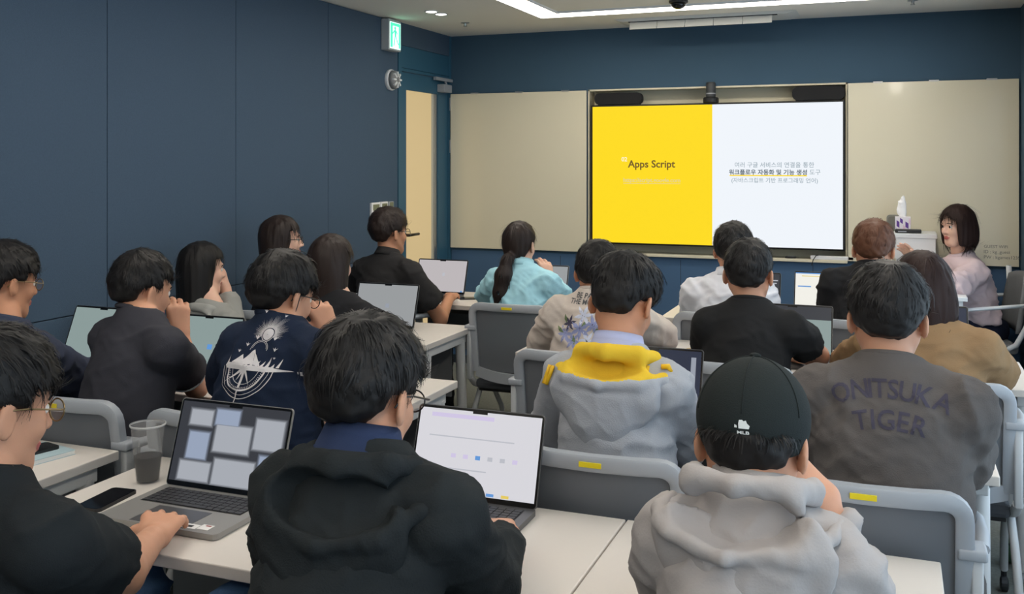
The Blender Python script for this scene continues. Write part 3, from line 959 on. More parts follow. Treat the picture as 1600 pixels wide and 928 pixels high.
def surf(fn, lo, hi, h):
    """surface nets of fn<0 in the box lo..hi with cell size h"""
    lo, hi = np.array(lo, float), np.array(hi, float)
    c = 4
    nb = np.maximum(np.ceil((hi - lo) / (h * c)).astype(int), 1)
    bc = [lo[i] + (np.arange(nb[i]) + .5) * h * c for i in range(3)]
    G = np.stack(np.meshgrid(*bc, indexing='ij'), -1).reshape(-1, 3).astype(F32)
    d = fn(G)
    act = (np.abs(d) < h * c * .87 * 1.25 + .012).reshape(nb)
    n = nb * c + 1
    D = np.ones(n, dtype=F32)
    sg = np.where(d.reshape(nb) < 0, -1.0, 1.0).astype(F32)
    D[:-1, :-1, :-1] = np.repeat(np.repeat(np.repeat(sg, c, 0), c, 1), c, 2)
    D[-1] = D[-2]; D[:, -1] = D[:, -2]; D[:, :, -1] = D[:, :, -2]
    M = np.zeros(n, dtype=bool)
    ra = np.repeat(np.repeat(np.repeat(act, c, 0), c, 1), c, 2)
    for a in (0, 1):
        for b in (0, 1):
            for e in (0, 1):
                M[a:n[0] - 1 + a, b:n[1] - 1 + b, e:n[2] - 1 + e] |= ra
    idx = np.argwhere(M)
    P = (lo + idx * h).astype(F32)
    out = np.empty(len(P), dtype=F32)
    for s in range(0, len(P), 200000):
        out[s:s + 200000] = fn(P[s:s + 200000])
    D[M] = out
    S = D < 0
    cnt = np.zeros(n - 1, dtype=np.int8)
    for a in (0, 1):
        for b in (0, 1):
            for e in (0, 1):
                cnt += S[a:n[0] - 1 + a, b:n[1] - 1 + b, e:n[2] - 1 + e]
    cells = np.argwhere((cnt > 0) & (cnt < 8))
    if len(cells) == 0:
        return np.zeros((0, 3)), np.zeros((0, 4), int)
    acc = np.zeros((len(cells), 3)); num = np.zeros(len(cells))
    cor = [(a, b, e) for a in (0, 1) for b in (0, 1) for e in (0, 1)]
    for i, p in enumerate(cor):
        for q in cor[i + 1:]:
            if sum(abs(p[k] - q[k]) for k in range(3)) != 1:
                continue
            d0 = D[cells[:, 0] + p[0], cells[:, 1] + p[1], cells[:, 2] + p[2]]
            d1 = D[cells[:, 0] + q[0], cells[:, 1] + q[1], cells[:, 2] + q[2]]
            m = (d0 < 0) != (d1 < 0)
            t = np.where(m, d0 / np.where(np.abs(d0 - d1) < 1e-9, 1, d0 - d1), 0)
            pt = np.array(p) + t[:, None] * (np.array(q) - np.array(p))
            acc[m] += pt[m]; num[m] += 1
    V = lo + (cells + acc / num[:, None]) * h
    I = -np.ones(n - 1, dtype=np.int64)
    I[cells[:, 0], cells[:, 1], cells[:, 2]] = np.arange(len(cells))
    quads = []
    for ax in range(3):
        b, e = (ax + 1) % 3, (ax + 2) % 3
        sl0 = [slice(None)] * 3; sl1 = [slice(None)] * 3
        sl0[ax] = slice(0, n[ax] - 1); sl1[ax] = slice(1, n[ax])
        s0, s1 = S[tuple(sl0)], S[tuple(sl1)]
        E = np.argwhere(s0 != s1)
        E = E[(E[:, b] > 0) & (E[:, e] > 0) & (E[:, b] < n[b] - 1) & (E[:, e] < n[e] - 1)]
        if len(E) == 0:
            continue
        fl = s0[E[:, 0], E[:, 1], E[:, 2]]
        def cell(db, de):
            C = E.copy(); C[:, b] += db; C[:, e] += de
            return I[C[:, 0], C[:, 1], C[:, 2]]
        q = np.stack([cell(-1, -1), cell(0, -1), cell(0, 0), cell(-1, 0)], 1)
        q[~fl] = q[~fl][:, ::-1]
        quads.append(q)
    Q = np.concatenate(quads)
    Q = Q[(Q >= 0).all(1)]
    return V, Q


def vnormals(V, Q):
    n = np.cross(V[Q[:, 2]] - V[Q[:, 0]], V[Q[:, 3]] - V[Q[:, 1]])
    N = np.zeros_like(V)
    for k in range(4):
        np.add.at(N, Q[:, k], n)
    return N / (np.linalg.norm(N, axis=1, keepdims=True) + 1e-12)


LAT = rng.random((32, 32, 32)).astype(F32)


def noise(P):
    i = np.floor(P).astype(int)
    f = P - i
    f = f * f * (3 - 2 * f)
    i &= 31
    j = (i + 1) & 31
    def L(a, b, c): return LAT[a, b, c]
    x0, y0, z0 = i.T; x1, y1, z1 = j.T
    fx, fy, fz = f.T
    return ((L(x0, y0, z0) * (1 - fx) + L(x1, y0, z0) * fx) * (1 - fy) + (L(x0, y1, z0) * (1 - fx) + L(x1, y1, z0) * fx) * fy) * (1 - fz) + \
           ((L(x0, y0, z1) * (1 - fx) + L(x1, y0, z1) * fx) * (1 - fy) + (L(x0, y1, z1) * (1 - fx) + L(x1, y1, z1) * fx) * fy) * fz


def folds(V, Q, amp, seed, fr=(9, 9, 15), tilt=0.6):
    """cloth folds: displace along the normal with warped ridges"""
    N = vnormals(V, Q)
    P = V + seed * 3.17
    w = np.stack([noise(P * 5 + 7), noise(P * 5 + 19), noise(P * 5 + 31)], 1) - .5
    A = np.array([[1, 0, tilt], [0, 1, .3], [-tilt * .6, 0, 1]])
    R = (P + w * .16) @ A.T * np.array(fr)
    r1 = 1 - np.abs(2 * noise(R) - 1)
    R2 = (P - w * .1) @ A * np.array(fr) * 1.9 + 50
    r2 = 1 - np.abs(2 * noise(R2) - 1)
    lowf = noise(P * 3.5 + 80)
    R3 = (P + w * .07) @ A.T * np.array(fr) * 3.1 + 90
    r3 = 1 - np.abs(2 * noise(R3) - 1)
    d = (r1 ** 2 - .45) * amp * 1.5 * (.3 + 1.2 * lowf) + (r2 ** 2 - .45) * amp * .7 * (.3 + lowf) + (r3 ** 2 - .45) * amp * .22
    return V + N * d[:, None]


def mesh_from(name, V, Q, mats, parent, matidx=None):
    me = bpy.data.meshes.new(name)
    V = np.asarray(V, dtype=F32) - v3(parent_world(parent))
    Q = np.asarray(Q, dtype=np.int32)
    me.vertices.add(len(V)); me.vertices.foreach_set('co', V.ravel())
    k = Q.shape[1]
    me.loops.add(Q.size); me.loops.foreach_set('vertex_index', Q.ravel())
    me.polygons.add(len(Q)); me.polygons.foreach_set('loop_start', np.arange(0, Q.size, k, dtype=np.int32))
    me.polygons.foreach_set('use_smooth', np.ones(len(Q), dtype=bool))
    if matidx is not None:
        me.polygons.foreach_set('material_index', np.asarray(matidx, dtype=np.int32))
    me.update(calc_edges=True)
    me.validate()
    return link(name, me, mats, parent)


def parent_world(o):
    p = Vector((0, 0, 0))
    while o is not None:
        p += o.location
        o = o.parent
    return tuple(p)


def heading(th):
    return np.array([[math.cos(th), -math.sin(th), 0], [math.sin(th), math.cos(th), 0], [0, 0, 1]]).T  # columns right, forward, up


def head_matrix(yaw, pitch, roll):
    """columns right, forward, up; yaw>0 turns to the right, pitch>0 looks down, roll>0 tilts to the right"""
    R = np.array(Matrix.Rotation(-yaw, 3, 'Z') @ Matrix.Rotation(-pitch, 3, 'X') @ Matrix.Rotation(roll, 3, 'Y'))
    return R.astype(F32)


# ------------------------------------------------------------------ people
SKIN = mat('skin', (202, 150, 122), rough=0.55, sss=0.12, var=0.06, vscale=30, bump=0.1, bscale=600, spec=0.35)
SKIN2 = mat('skin_tan', (192, 138, 108), rough=0.55, sss=0.12, var=0.06, vscale=30, bump=0.1, bscale=600, spec=0.35)
SKINF = mat('skin_fair', (220, 176, 154), rough=0.5, sss=0.12, var=0.03, vscale=30, spec=0.35)
LIP = mat('lips', (176, 92, 86), rough=0.45)
EYEW = mat('eye_white', (226, 222, 216), rough=0.3)
EYEB = mat('eye_dark', (26, 18, 15), rough=0.2)
HBLACK = mat('hair_black', (27, 25, 25), rough=0.55, spec=0.3)
HDARK = mat('hair_dark_brown', (42, 32, 29), rough=0.52, spec=0.3)
HBROWN = mat('hair_brown', (92, 58, 40), rough=0.55, spec=0.3)
HBOB = mat('hair_chestnut', (44, 30, 27), rough=0.6, spec=0.2)
JEANS = cloth('denim_blue', (62, 88, 122), bump=.6, bscale=600, var=.2)
PBLACK = cloth('trousers_black', (30, 30, 33))
PNAVY = cloth('trousers_navy', (34, 38, 56))
PGREY = cloth('trousers_grey', (66, 66, 70))
SHOE = mat('shoe_black', (28, 28, 30), rough=0.5)
GLASSF = mat('glasses_frame', (20, 19, 20), rough=0.35)
GLASSM = mat('glasses_metal', (150, 130, 96), rough=0.3, metal=0.8)
LENS = bpy.data.materials.new('glasses_lens'); LENS.use_nodes = True
nt = LENS.node_tree
for n_ in list(nt.nodes):
    if n_.type != 'OUTPUT_MATERIAL': nt.nodes.remove(n_)
tr = nt.nodes.new('ShaderNodeBsdfTransparent'); gs = nt.nodes.new('ShaderNodeBsdfGlossy'); mx = nt.nodes.new('ShaderNodeMixShader')
gs.inputs['Roughness'].default_value = .05; mx.inputs[0].default_value = .15
nt.links.new(tr.outputs[0], mx.inputs[1]); nt.links.new(gs.outputs[0], mx.inputs[2]); nt.links.new(mx.outputs[0], nt.nodes['Material Output'].inputs[0])


def head_sdf(Q):
    X = np.abs(Q[:, 0])
    A = np.stack([X, Q[:, 1], Q[:, 2]], 1)          # mirrored: one side stands for both
    d = ell(Q, (0, -.012, .035), (.075, .094, .087))
    d = smin(d, ell(Q, (0, .026, -.035), (.057, .062, .083)), .03)
    d = smin(d, rcone(Q, (0, .054, -.094), (0, .060, -.100), .023, .021), .03)
    d = smin(d, rcone(A, (.050, -.005, -.045), (.020, .052, -.098), .020, .018), .03)
    d = smin(d, ell(A, (.036, .058, -.028), (.022, .022, .024)), .02)
    d = smin(d, ell(Q, (0, .080, .020), (.042, .011, .010)), .02)
    d = smax(d, -ell(A, (.030, .100, .001), (.018, .015, .010)), .012)
    d = smin(d, rcone(Q, (0, .084, .008), (0, .104, -.030), .007, .011), .012)
    d = smin(d, rcone(A, (.011, .093, -.034), (.010, .090, -.034), .008, .008), .008)
    d = smin(d, ell(Q, (0, .087, -.061), (.021, .009, .0055)), .006)
    d = smin(d, ell(Q, (0, .085, -.071), (.018, .010, .0065)), .006)
    c, s = math.cos(.34), math.sin(.34)
    R = np.array([[c, -s, 0], [s, c, 0], [0, 0, 1]], dtype=F32)
    ear = ell(A, (.0825, -.013, -.011), (.0072, .020, .032), R)
    ear = smax(ear, -ell(A, (.091, -.004, -.010), (.006, .011, .018), R), .006)
    d = smin(d, ear, .008)
    return d


def hair_sdf(style):
    def short(Q, fz=.045, side=0.0, vol=0.0):
        X = np.abs(Q[:, 0])
        d = ell(Q, (0, -.008, .046), (.085 + vol, .102 + vol, .090 + vol))
        d = smin(d, ell(Q, (0, -.046, -.004), (.074 + vol * .5, .066 + vol * .5, .083)), .03)
        d = smax(d, -np.maximum(.030 - Q[:, 1] - (Q[:, 2] - .02) * .2, Q[:, 2] - fz), .008)
        d = smax(d, -np.maximum(np.maximum(.046 - X, -.036 - Q[:, 1]), Q[:, 2] - .010 + side), .010)
        d = d + np.clip((.020 - Q[:, 2]) / .055, 0, 1) * .011
        return smax(d, -.054 - Q[:, 2] + X * X * 5 - np.clip(Q[:, 1] + .05, -.02, .03) * .4, .012)
    if style == 'short':
        return lambda Q: short(Q)
    if style == 'full':
        return lambda Q: short(Q, .038, 0.004, .007)
    if style == 'undercut':
        def f(Q):
            d = ell(Q, (0, -.004, .058), (.092, .108, .084))
            d = smax(d, .004 - Q[:, 2] + (Q[:, 1]) * .25, .012)
            d = smin(d, short(Q, .045, 0.0, -.004), .006)
            return d
        return f
    if style == 'capped':
        return lambda Q: smax(short(Q, .045, 0.0, -.003), Q[:, 2] - .02, .01)
    if style in ('long', 'bob', 'bobface'):
        def f(Q):
            X = np.abs(Q[:, 0]); A = np.stack([X, Q[:, 1], Q[:, 2]], 1)
            d = ell(Q, (0, -.008, .044), (.087, .102, .090))
            d = smin(d, ell(Q, (0, -.044, -.01), (.080, .066, .09)), .03)
            if style == 'long':
                d = smin(d, ell(Q, (0, -.062, -.14), (.088, .046, .20)), .05)
                d = smin(d, ell(A, (.062, -.022, -.10), (.030, .048, .16)), .04)
                low = -.30
            else:
                d = smin(d, ell(Q, (0, -.05, -.07), (.096, .060, .115)), .05)
                d = smin(d, ell(A, (.068, -.005, -.06), (.026, .052, .115)), .04)
                low = -.150 if style == 'bob' else -.118
            if style == 'bobface':
                d = smin(d, ell(A, (.070, .030, -.03), (.014, .030, .10)), .03)
            cut = np.maximum(.052 - Q[:, 1] - X * .25, Q[:, 2] - .052)
            if style == 'bobface':
                cut = np.maximum(np.maximum(.040 - Q[:, 1], Q[:, 2] - .086 + np.abs(Q[:, 0] - .02) * .55), X - .062)
            d = smax(d, -cut, .010)
            return smax(d, low - Q[:, 2], .012)
        return f
    if style == 'ponytail':
        def f(Q):
            d = ell(Q, (0, -.010, .042), (.082, .100, .087))
            d = smin(d, ell(Q, (0, -.046, -.004), (.073, .064, .086)), .03)
            d = smax(d, -np.maximum(.045 - Q[:, 1], Q[:, 2] - .050), .008)
            d = smax(d, -.075 - Q[:, 2], .012)
            t = chain(Q, [(0, -.085, -.055), (-.004, -.125, -.08), (-.014, -.140, -.16), (-.026, -.130, -.25), (-.038, -.115, -.33), (-.042, -.110, -.37)], [.022, .028, .042, .044, .030, .008], .02)
            return smin(d, t, .012)
        return f


def strands(V, N, cnt, length, H, Rh, s, down, width, seed, lift=.12):
    """thin ribbons laid over the hair volume so that its outline and sheen break up"""
    r = np.random.default_rng(seed)
    Hc = np.array(H)
    loc = ((V - Hc) @ Rh) / s
    ok = ~((np.abs(loc[:, 0]) > .045) & (loc[:, 1] > -.045) & (loc[:, 2] < .025)) if down < .5 else np.ones(len(V), bool)
    if down >= .5:
        ok = ~((loc[:, 1] > .03) & (loc[:, 2] < .06))
    pool = np.flatnonzero(ok)
    ids = pool[r.integers(0, len(pool), cnt)]
    p, n = V[ids], N[ids]
    low = np.clip((loc[ids, 2] + .035) / .08, .12, 1) if down < .5 else 1.0
    crown = Hc + Rh @ (np.array([0.008, -.055, .12]) * s)
    flow = (p - crown)
    flow /= np.linalg.norm(flow, axis=1, keepdims=True) + 1e-9
    flow = flow * (1 - down) + np.array([0, 0, -1.0]) * down
    clump = noise(p * 55 + seed)
    flow = flow + (r.random((cnt, 3)) - .5) * .22 + ((noise(p * 28 + 9 + seed) - .5) * .7)[:, None] * np.cross(n, flow)
    flow -= n * np.einsum('ij,ij->i', flow, n)[:, None]
    flow /= np.linalg.norm(flow, axis=1, keepdims=True) + 1e-9
    side = np.cross(flow, n)
    L = length * (.5 + r.random(cnt)) * (.6 + .8 * clump) * low
    lf = lift * (r.random(cnt) * .9 + .05)
    wd = width * (.6 + .8 * r.random(cnt))
    rows = []
    K = 4
    for k in range(K):
        t = k / (K - 1)
        c = p - n * .002 + flow * (L * t)[:, None] + n * (L * lf * math.sin(pi * min(1, t * 1.05)) * .9)[:, None] - n * (L * .28 * t * t)[:, None]
        wk = wd * (1 - .75 * t)
        rows.append(c - side * wk[:, None] / 2); rows.append(c + side * wk[:, None] / 2)
    VV = np.stack(rows, 1).reshape(-1, 3)
    base = np.arange(cnt) * 2 * K
    Q = np.concatenate([np.stack([base + 2 * k, base + 2 * k + 1, base + 2 * k + 3, base + 2 * k + 2], 1) for k in range(K - 1)])
    return VV, Q


def hand_prims(W, dr, nm, side, curl=0.5, spread=1.0, thumb=1.0):
    """list of (a,b,ra,rb,k); W wrist, dr pointing direction, nm direction of the back of the hand, side +1 right hand"""
    dr = Vector(dr).normalized(); nm = Vector(nm); nm = (nm - dr * nm.dot(dr)).normalized()
    lt = dr.cross(nm).normalized()          # to the right when the back of the hand is up and it points forward
    th = -lt * side                         # thumb side
    W = Vector(W)
    out = []
    bases = []
    for i, off in enumerate((.031, .011, -.010, -.029)):
        bs = W + dr * (.088 - (.004 if i in (0, 2) else (.012 if i == 3 else 0))) + th * off * spread
        out.append((W + th * off * .55 + dr * .005, bs, .017, .0125, .018))
        bases.append(bs)
    for i, (bs, ln) in enumerate(zip(bases, (.070, .078, .072, .056))):
        d = (dr + th * (.12, .03, -.05, -.13)[i] * spread).normalized()
        p = bs; ang = 0.0
        cl = curl * (1, 1.05, 1.12, 1.2)[i]
        for sgm, fr, r0, r1 in ((0, .46, .0102, .0092), (1, .30, .0092, .0084), (2, .24, .0084, .0072)):
            ang += cl * (.55, 1.0, .7)[sgm]
            q = p + (d * math.cos(ang) - nm * math.sin(ang)) * ln * fr
            out.append((p, q, r0, r1, .003 if sgm else .006))
            p = q
    a = W + dr * .022 + th * .026 - nm * .006
    b = a + (dr * .62 + th * .62 * thumb - nm * .25).normalized() * .042
    c = b + (dr * .92 + th * .15 * thumb - nm * .28).normalized() * .032
    e = c + (dr * .98 - th * .1 - nm * .2).normalized() * .022
    out += [(a, b, .0165, .0125, .014), (b, c, .0118, .0104, .004), (c, e, .0104, .008, .003)]
    return out


def hood_sdf(P, N, Rt, Ft, w=1.0, tipx=0.0, drop=1.0, puff=1.0, dip=.108, rr=1.0):
    B = np.stack([Rt, -Ft, np.array([0, 0, 1.0])], 1).astype(F32)
    Q = (P - v3(N)) @ B                     # x right, y backward, z up
    Q = Q / w
    d = ell(Q, (tipx * .4, .062, -.095 * drop), (.150, .048 * puff, .105 * drop))
    d = smin(d, ell(Q, (tipx, .082, -.165 * drop), (.070, .034 * puff, .085 * drop)), .05)
    e_ = dip - .045
    rim = [(-.140, -.030, -.055), (-.142, .030, -.050 - .2 * e_), (-.100, .088, -.045 - .72 * e_), (0, .120, -dip), (.100, .088, -.045 - .72 * e_), (.142, .030, -.050 - .2 * e_), (.140, -.030, -.055)]
    d = smin(d, chain(Q, rim, [q * rr for q in (.011, .013, .014, .014, .014, .013, .011)], .01), .012)
    # opening above the rim
    d = smax(d, -ell(Q, (0, .078, -dip + .062), (.118, .058, .056)), .010)
    roll = [(-.085, -.085, -.045), (-.098, -.03, -.012), (-.080, .035, .004), (0, .066, .010), (.080, .035, .004), (.098, -.03, -.012), (.085, -.085, -.045)]
    d = smin(d, chain(Q, roll, [q * rr for q in (.014, .018, .020, .019, .020, .018, .014)], .012), .032)
    return d * w, Q


def person(lab, head, neck, sw=.180, phi=0.0, hyaw=0.0, hp=0.0, hr=0.0, hs=1.03, skin=SKIN, hair='short', hairm=HBLACK,
           shirt=None, sleeve='long', loose=0.0, pel=None, el=(None, None), wr=(None, None), hand=(None, None), girth=1.0, pants=PBLACK,
           collar='crew', collarm=None, cext=False, hood=None, glasses=None, amp=.006, res=.009, nst=1500, seed=1, legs=True, hem=.50, fr=(9, 9, 15),
           hairlen=.036, slv=.66, rarm=.042, face=True, knee=None, shoulder_drop=0.104):
    sw = sw * .90
    Hp = at(*head)
    H = np.array([Hp.x, Hp.y, Hp.z - .135 * hs])
    N = np.array(at(*neck))
    Rh = head_matrix(hyaw, hp, hr)
    T = heading(phi); Rt, Ft = T[:, 0], T[:, 1]
    Z = np.array([0, 0, 1.0])
    C7 = N                                   # back of the neck at the collar; the neck's own axis lies in front of and below it
    N = C7 + Ft * .036 - Z * .016
    pv = np.array([pel[0], pel[1], .545]) if pel is not None else np.array([*(C7 - Ft * .06)[:2], .545])
    root = empty('person', (float(pv[0]), float(pv[1]), 0), label=lab, cat='person')
    N0 = N - Z * .012
    Sh = [N - Z * shoulder_drop + Rt * s * sw - Ft * .014 for s in (-1, 1)]
    E, W = [], []
    for i, s in enumerate((-1, 1)):
        e = np.array(el[i]) if el[i] is not None else Sh[i] + Rt * s * .022 + Ft * .13 - Z * min(.28, Sh[i][2] - .77)
        w_ = np.array(wr[i]) if wr[i] is not None else np.array([*(e + Ft * .235 - Rt * s * .05)[:2], .765])
        E.append(e); W.append(w_)
    spine = N - pv
    up = spine / np.linalg.norm(spine)
    fw = Ft - up * (Ft @ up); fw /= np.linalg.norm(fw)
    O = np.stack([Rt, fw, up], 1).astype(F32)
    Cc = pv + spine * .62 + fw * .008
    Cw = pv + spine * .30 + fw * .012
    hands = []
    for i, s in enumerate((-1, 1)):
        hd = hand[i] or {}
        fwd = W[i] - E[i]; fwd[2] *= .3
        dr = hd.get('dir', tuple(fwd / np.linalg.norm(fwd)))
        hands.append(hand_prims(W[i], dr, hd.get('back', (0, 0, 1)), s, hd.get('curl', .35), hd.get('spread', 1.0), hd.get('thumb', 1.0)))

    nA = N - Z * .03 + Ft * .005; nB = H + Rh @ np.array([0, -.012, -.05]) * hs
    nax = (nB - nA) / np.linalg.norm(nB - nA)
    neck_c = nA + nax * (.028 / nax[2])
    ncol = Z + .32 * Ft; ncol = ncol / np.linalg.norm(ncol)

    def torso(P, g, e):
        d = ell(P, Cc, ((sw - .012) * g + e, .108 * g + e, .195), O)
        d = smin(d, ell(P, Cw, (.150 * g * girth + e, .112 * g * girth + e, .21), O), .07)
        d = smin(d, ell(P, pv + up * .02, (.172 * g * girth + e, .130 * g * girth + e, .125), O), .06)
        for i in (0, 1):
            d = smin(d, rcone(P, nA - Z * .022, Sh[i] + (N0 - Sh[i]) * .10, .050 + e * .6, .050 + e * .7), .045)
        return d

    def body_core(P):
        d = torso(P, .88, -.012)
        d = smin(d, rcone(P, N - Z * .03 + Ft * .005, H + Rh @ np.array([0, -.012, -.05]) * hs, .0555, .0555), .014)
        for i in (0, 1):
            d = smin(d, rcone(P, Sh[i], E[i], .046, .040), .03)
            d = smin(d, rcone(P, E[i], W[i], rarm, .027), .015)
        return d

    def head_blk(P):
        Q = ((P - v3(H)) @ Rh) / hs
        d = head_sdf(Q) * hs
        return smin(d, rcone(P, N - Z * .03 + Ft * .005, H + Rh @ np.array([0, -.012, -.05]) * hs, .0555, .0555), .014)

    VV, QQ, MI = [], [], []
    nv = 0
    def push(V, Q, mi=None):
        nonlocal nv
        VV.append(V); QQ.append(Q + nv); nv += len(V)
        MI.append(np.zeros(len(Q), int) if mi is None else mi)
    zlo = min(N[2], H[2]) - .17
    hc = (H + N) / 2
    hres = min(.0062, res * .72)
    V, Q = surf(head_blk, H - np.array([.135, .145, .20]) * hs, H + np.array([.135, .145, .15]) * hs, hres)
    QL = ((V - H) @ Rh) / hs
    c = QL[Q].mean(1)
    lip = (np.abs(c[:, 0]) < .022) & (c[:, 2] < -.055) & (c[:, 2] > -.0775) & (c[:, 1] > .082) & ((c[:, 0] / .022) ** 2 + ((c[:, 2] + .066) / .0115) ** 2 < 1)
    push(V, Q, lip.astype(int))
    pts = np.array([pv, N] + Sh + E + W)
    bare = sleeve == 'short'
    V, Q = surf(body_core, pts.min(0) - .16, pts.max(0) + .09, .009 if bare else .014)
    push(V, Q)
    for i in (0, 1):
        hpz = hands[i]
        def hfn(P, i=i, hpz=hpz):
            d = rcone(P, E[i], W[i], rarm, .027)
            for (a, b, ra, rb, k) in hpz:
                d = smin(d, rcone(P, a, b, ra, rb), k)
            return d
        hp_ = np.array([list(q[0]) for q in hpz] + [list(q[1]) for q in hpz])
        V, Q = surf(hfn, hp_.min(0) - .042, hp_.max(0) + .042, .0042 if res < .0085 else .0055)
        push(V, Q)
    body = mesh_from('body', np.concatenate(VV), np.concatenate(QQ), [skin, LIP], root, np.concatenate(MI))

    # eyes and brows
    if face:
        for s in (-1, 1):
            c = H + Rh @ (np.array([s * .030, .0745, .0005]) * hs)
            fwv = Rh[:, 1]
            bm = bmesh.new()
            bmesh.ops.create_uvsphere(bm, u_segments=12, v_segments=8, radius=.0118 * hs)
            mb = MB()
            vs = [Vector(c) + Matrix(Rh.tolist()) @ Matrix.Rotation(-pi / 2, 3, 'X') @ q.co - root.location for q in bm.verts]
            bm.verts.index_update()
            for f in bm.faces:
                mb.cur = 1 if f.calc_center_median().z > .0072 * hs else 0
                mb.add([vs[q.index] for q in f.verts], [tuple(range(len(f.verts)))])
            bm.free()
            mb.build('eye', [EYEW, EYEB], root, smooth=True)
            br = [H + Rh @ (np.array([s * x, y, z]) * hs) - np.array(root.location) for x, y, z in ((.012, .0905, .020), (.026, .0905, .0245), (.040, .082, .0225), (.050, .073, .017))]
            MB().tube(br, [.0022, .003, .0028, .0014], 6).build('eyebrow', hairm, root, smooth=True)

    # hair
    if hair:
        hf = hair_sdf(hair)
        low = {'long': .37, 'bob': .20, 'bobface': .20, 'ponytail': .42}.get(hair, .13)
        lo = H - np.array([.16, .20, low]) * hs; hi = H + np.array([.16, .17, .18]) * hs
        V, Q = surf(lambda P: hf(((P - v3(H)) @ Rh) / hs) * hs, lo, hi, hres)
        Nn = vnormals(V, Q)
        longh = hair in ('long', 'bob', 'bobface', 'ponytail')
        P = V * 1.0
        if longh:
            w1 = noise(np.stack([P[:, 0] * 70, P[:, 1] * 70, P[:, 2] * 5], 1) + seed)
            V = V + Nn * ((w1 - .5) * .006)[:, None]
        else:
            w1 = noise(P * 42 + seed * 5) * .6 + noise(P * 90 + seed) * .4
            V = V + Nn * ((w1 - .5) * .011)[:, None]
        Nn = vnormals(V, Q)
        SV, SQ = strands(V, Nn, nst, hairlen * (1.7 if longh else 1.0), H, Rh, hs, .75 if longh else .22, .0026 if res < .0085 else .0036, seed, .07 if longh else .22)
        mesh_from('hair', np.concatenate([V, SV]), np.concatenate([Q, SQ + len(V)]), [hairm], root)

    # top
    lo = .062 + loose
    def shirt_fn(P):
        d = torso(P, 1.0, .004 + loose * .6)
        for i in (0, 1):
            if sleeve == 'short':
                f = slv
                end = Sh[i] + (E[i] - Sh[i]) * f
                ax = (E[i] - Sh[i]); ax = ax / np.linalg.norm(ax)
                q = rcone(P, Sh[i], end + ax * .04, .058 + loose * .5, .060 + loose)
                q = np.maximum(q, ((P - v3(end)) @ v3(ax)))
                d = smin(d, q, .028)
            else:
                u = rcone(P, Sh[i], E[i], .059 + loose * .5, .053 + loose)
                l = rcone(P, E[i], W[i] + (E[i] - W[i]) * .07, .052 + loose, .037 + loose * .5)
                ax = (W[i] - E[i]) / np.linalg.norm(W[i] - E[i])
                l = np.maximum(l, ((P - v3(W[i] - ax * .022)) @ v3(ax)))
                d = smin(d, smin(u, l, .02), .028)
        d = smin(d, rcone(P, nA - Z * .06, neck_c + ncol * .02, .070, .0665), .035)
        d = smax(d, hem - P[:, 2], .01)
        # neckline
        rel = P - v3(neck_c)
        q = rel @ v3(ncol)
        rad = np.sqrt(np.maximum(np.einsum('ij,ij->i', rel, rel) - q * q, 0))
        d = smax(d, -np.maximum(.006 - q, rad - .090), .006)
        return d
    pts2 = pts
    V, Q = surf(shirt_fn, pts2.min(0) - .17, pts2.max(0) + .10, res)
    V0 = V
    V = folds(V, Q, amp, seed, fr)
    wn = np.clip((np.linalg.norm(V0 - (neck_c - Z * .02), axis=1) - .085) / .07, 0, 1)[:, None]
    V = V0 + (V - V0) * wn
    tmi = None; tms = [shirt]
    if hood and len(hood['mats']) > 1:
        dp = hood.get('dip', .108); of = hood.get('off', (0, 0, 0)); ww = hood.get('w', 1.0)
        B = np.stack([Rt, -Ft, Z], 1).astype(F32)
        Qh = ((V.astype(F32) - v3(C7 + Rt * of[0] - Ft * of[1] + Z * of[2])) @ B) / ww
        tmi = (ell(Qh[Q].mean(1).astype(F32), (0, .078, -dp + .062), (.118, .058, .056)) < .03).astype(int)
        tms = [shirt, hood['mats'][1]]
    top = mesh_from('top', V, Q, tms, root, tmi)
    TOPW = (V, Q)

    # collar
    ndir = ncol
    ring_c = neck_c
    a1 = Rt - ndir * (Rt @ ndir); a1 /= np.linalg.norm(a1); a2 = np.cross(ndir, a1)
    if collar == 'crew':
        pts_ = [Vector(ring_c + (a1 * math.cos(t) * .064 + a2 * math.sin(t) * .064) - np.array(root.location)) for t in np.linspace(0, 2 * pi, 29)]
        MB().tube(pts_, .0088, 8, cap=False).build('collar', collarm or shirt, root, smooth=True)
    elif collar == 'shirt':
        vs, fs = [], []
        n = 32
        prof = ((.066, -.016), (.0635, .016), (.066, .022), (.073, .0), (.081, -.022)) + (((.092, -.030), (.104, -.045)) if cext else ())
        for j, (rr, hh_) in enumerate(prof):
            for k in range(n):
                t = 2 * pi * k / n
                vs.append(Vector(ring_c + ndir * (hh_ + .004 - (.018 * max(0, math.sin(t)) if j > 1 else 0)) + (a1 * math.cos(t) + a2 * math.sin(t)) * rr - np.array(root.location)))
        for j in range(len(prof) - 1):
            for k in range(n):
                k2 = (k + 1) % n
                fs.append((j * n + k, j * n + k2, (j + 1) * n + k2, (j + 1) * n + k))
        o = MB().add(vs, fs).build('collar', collarm or shirt, root, smooth=True)
        sm = o.modifiers.new('thick', 'SOLIDIFY'); sm.thickness = .003
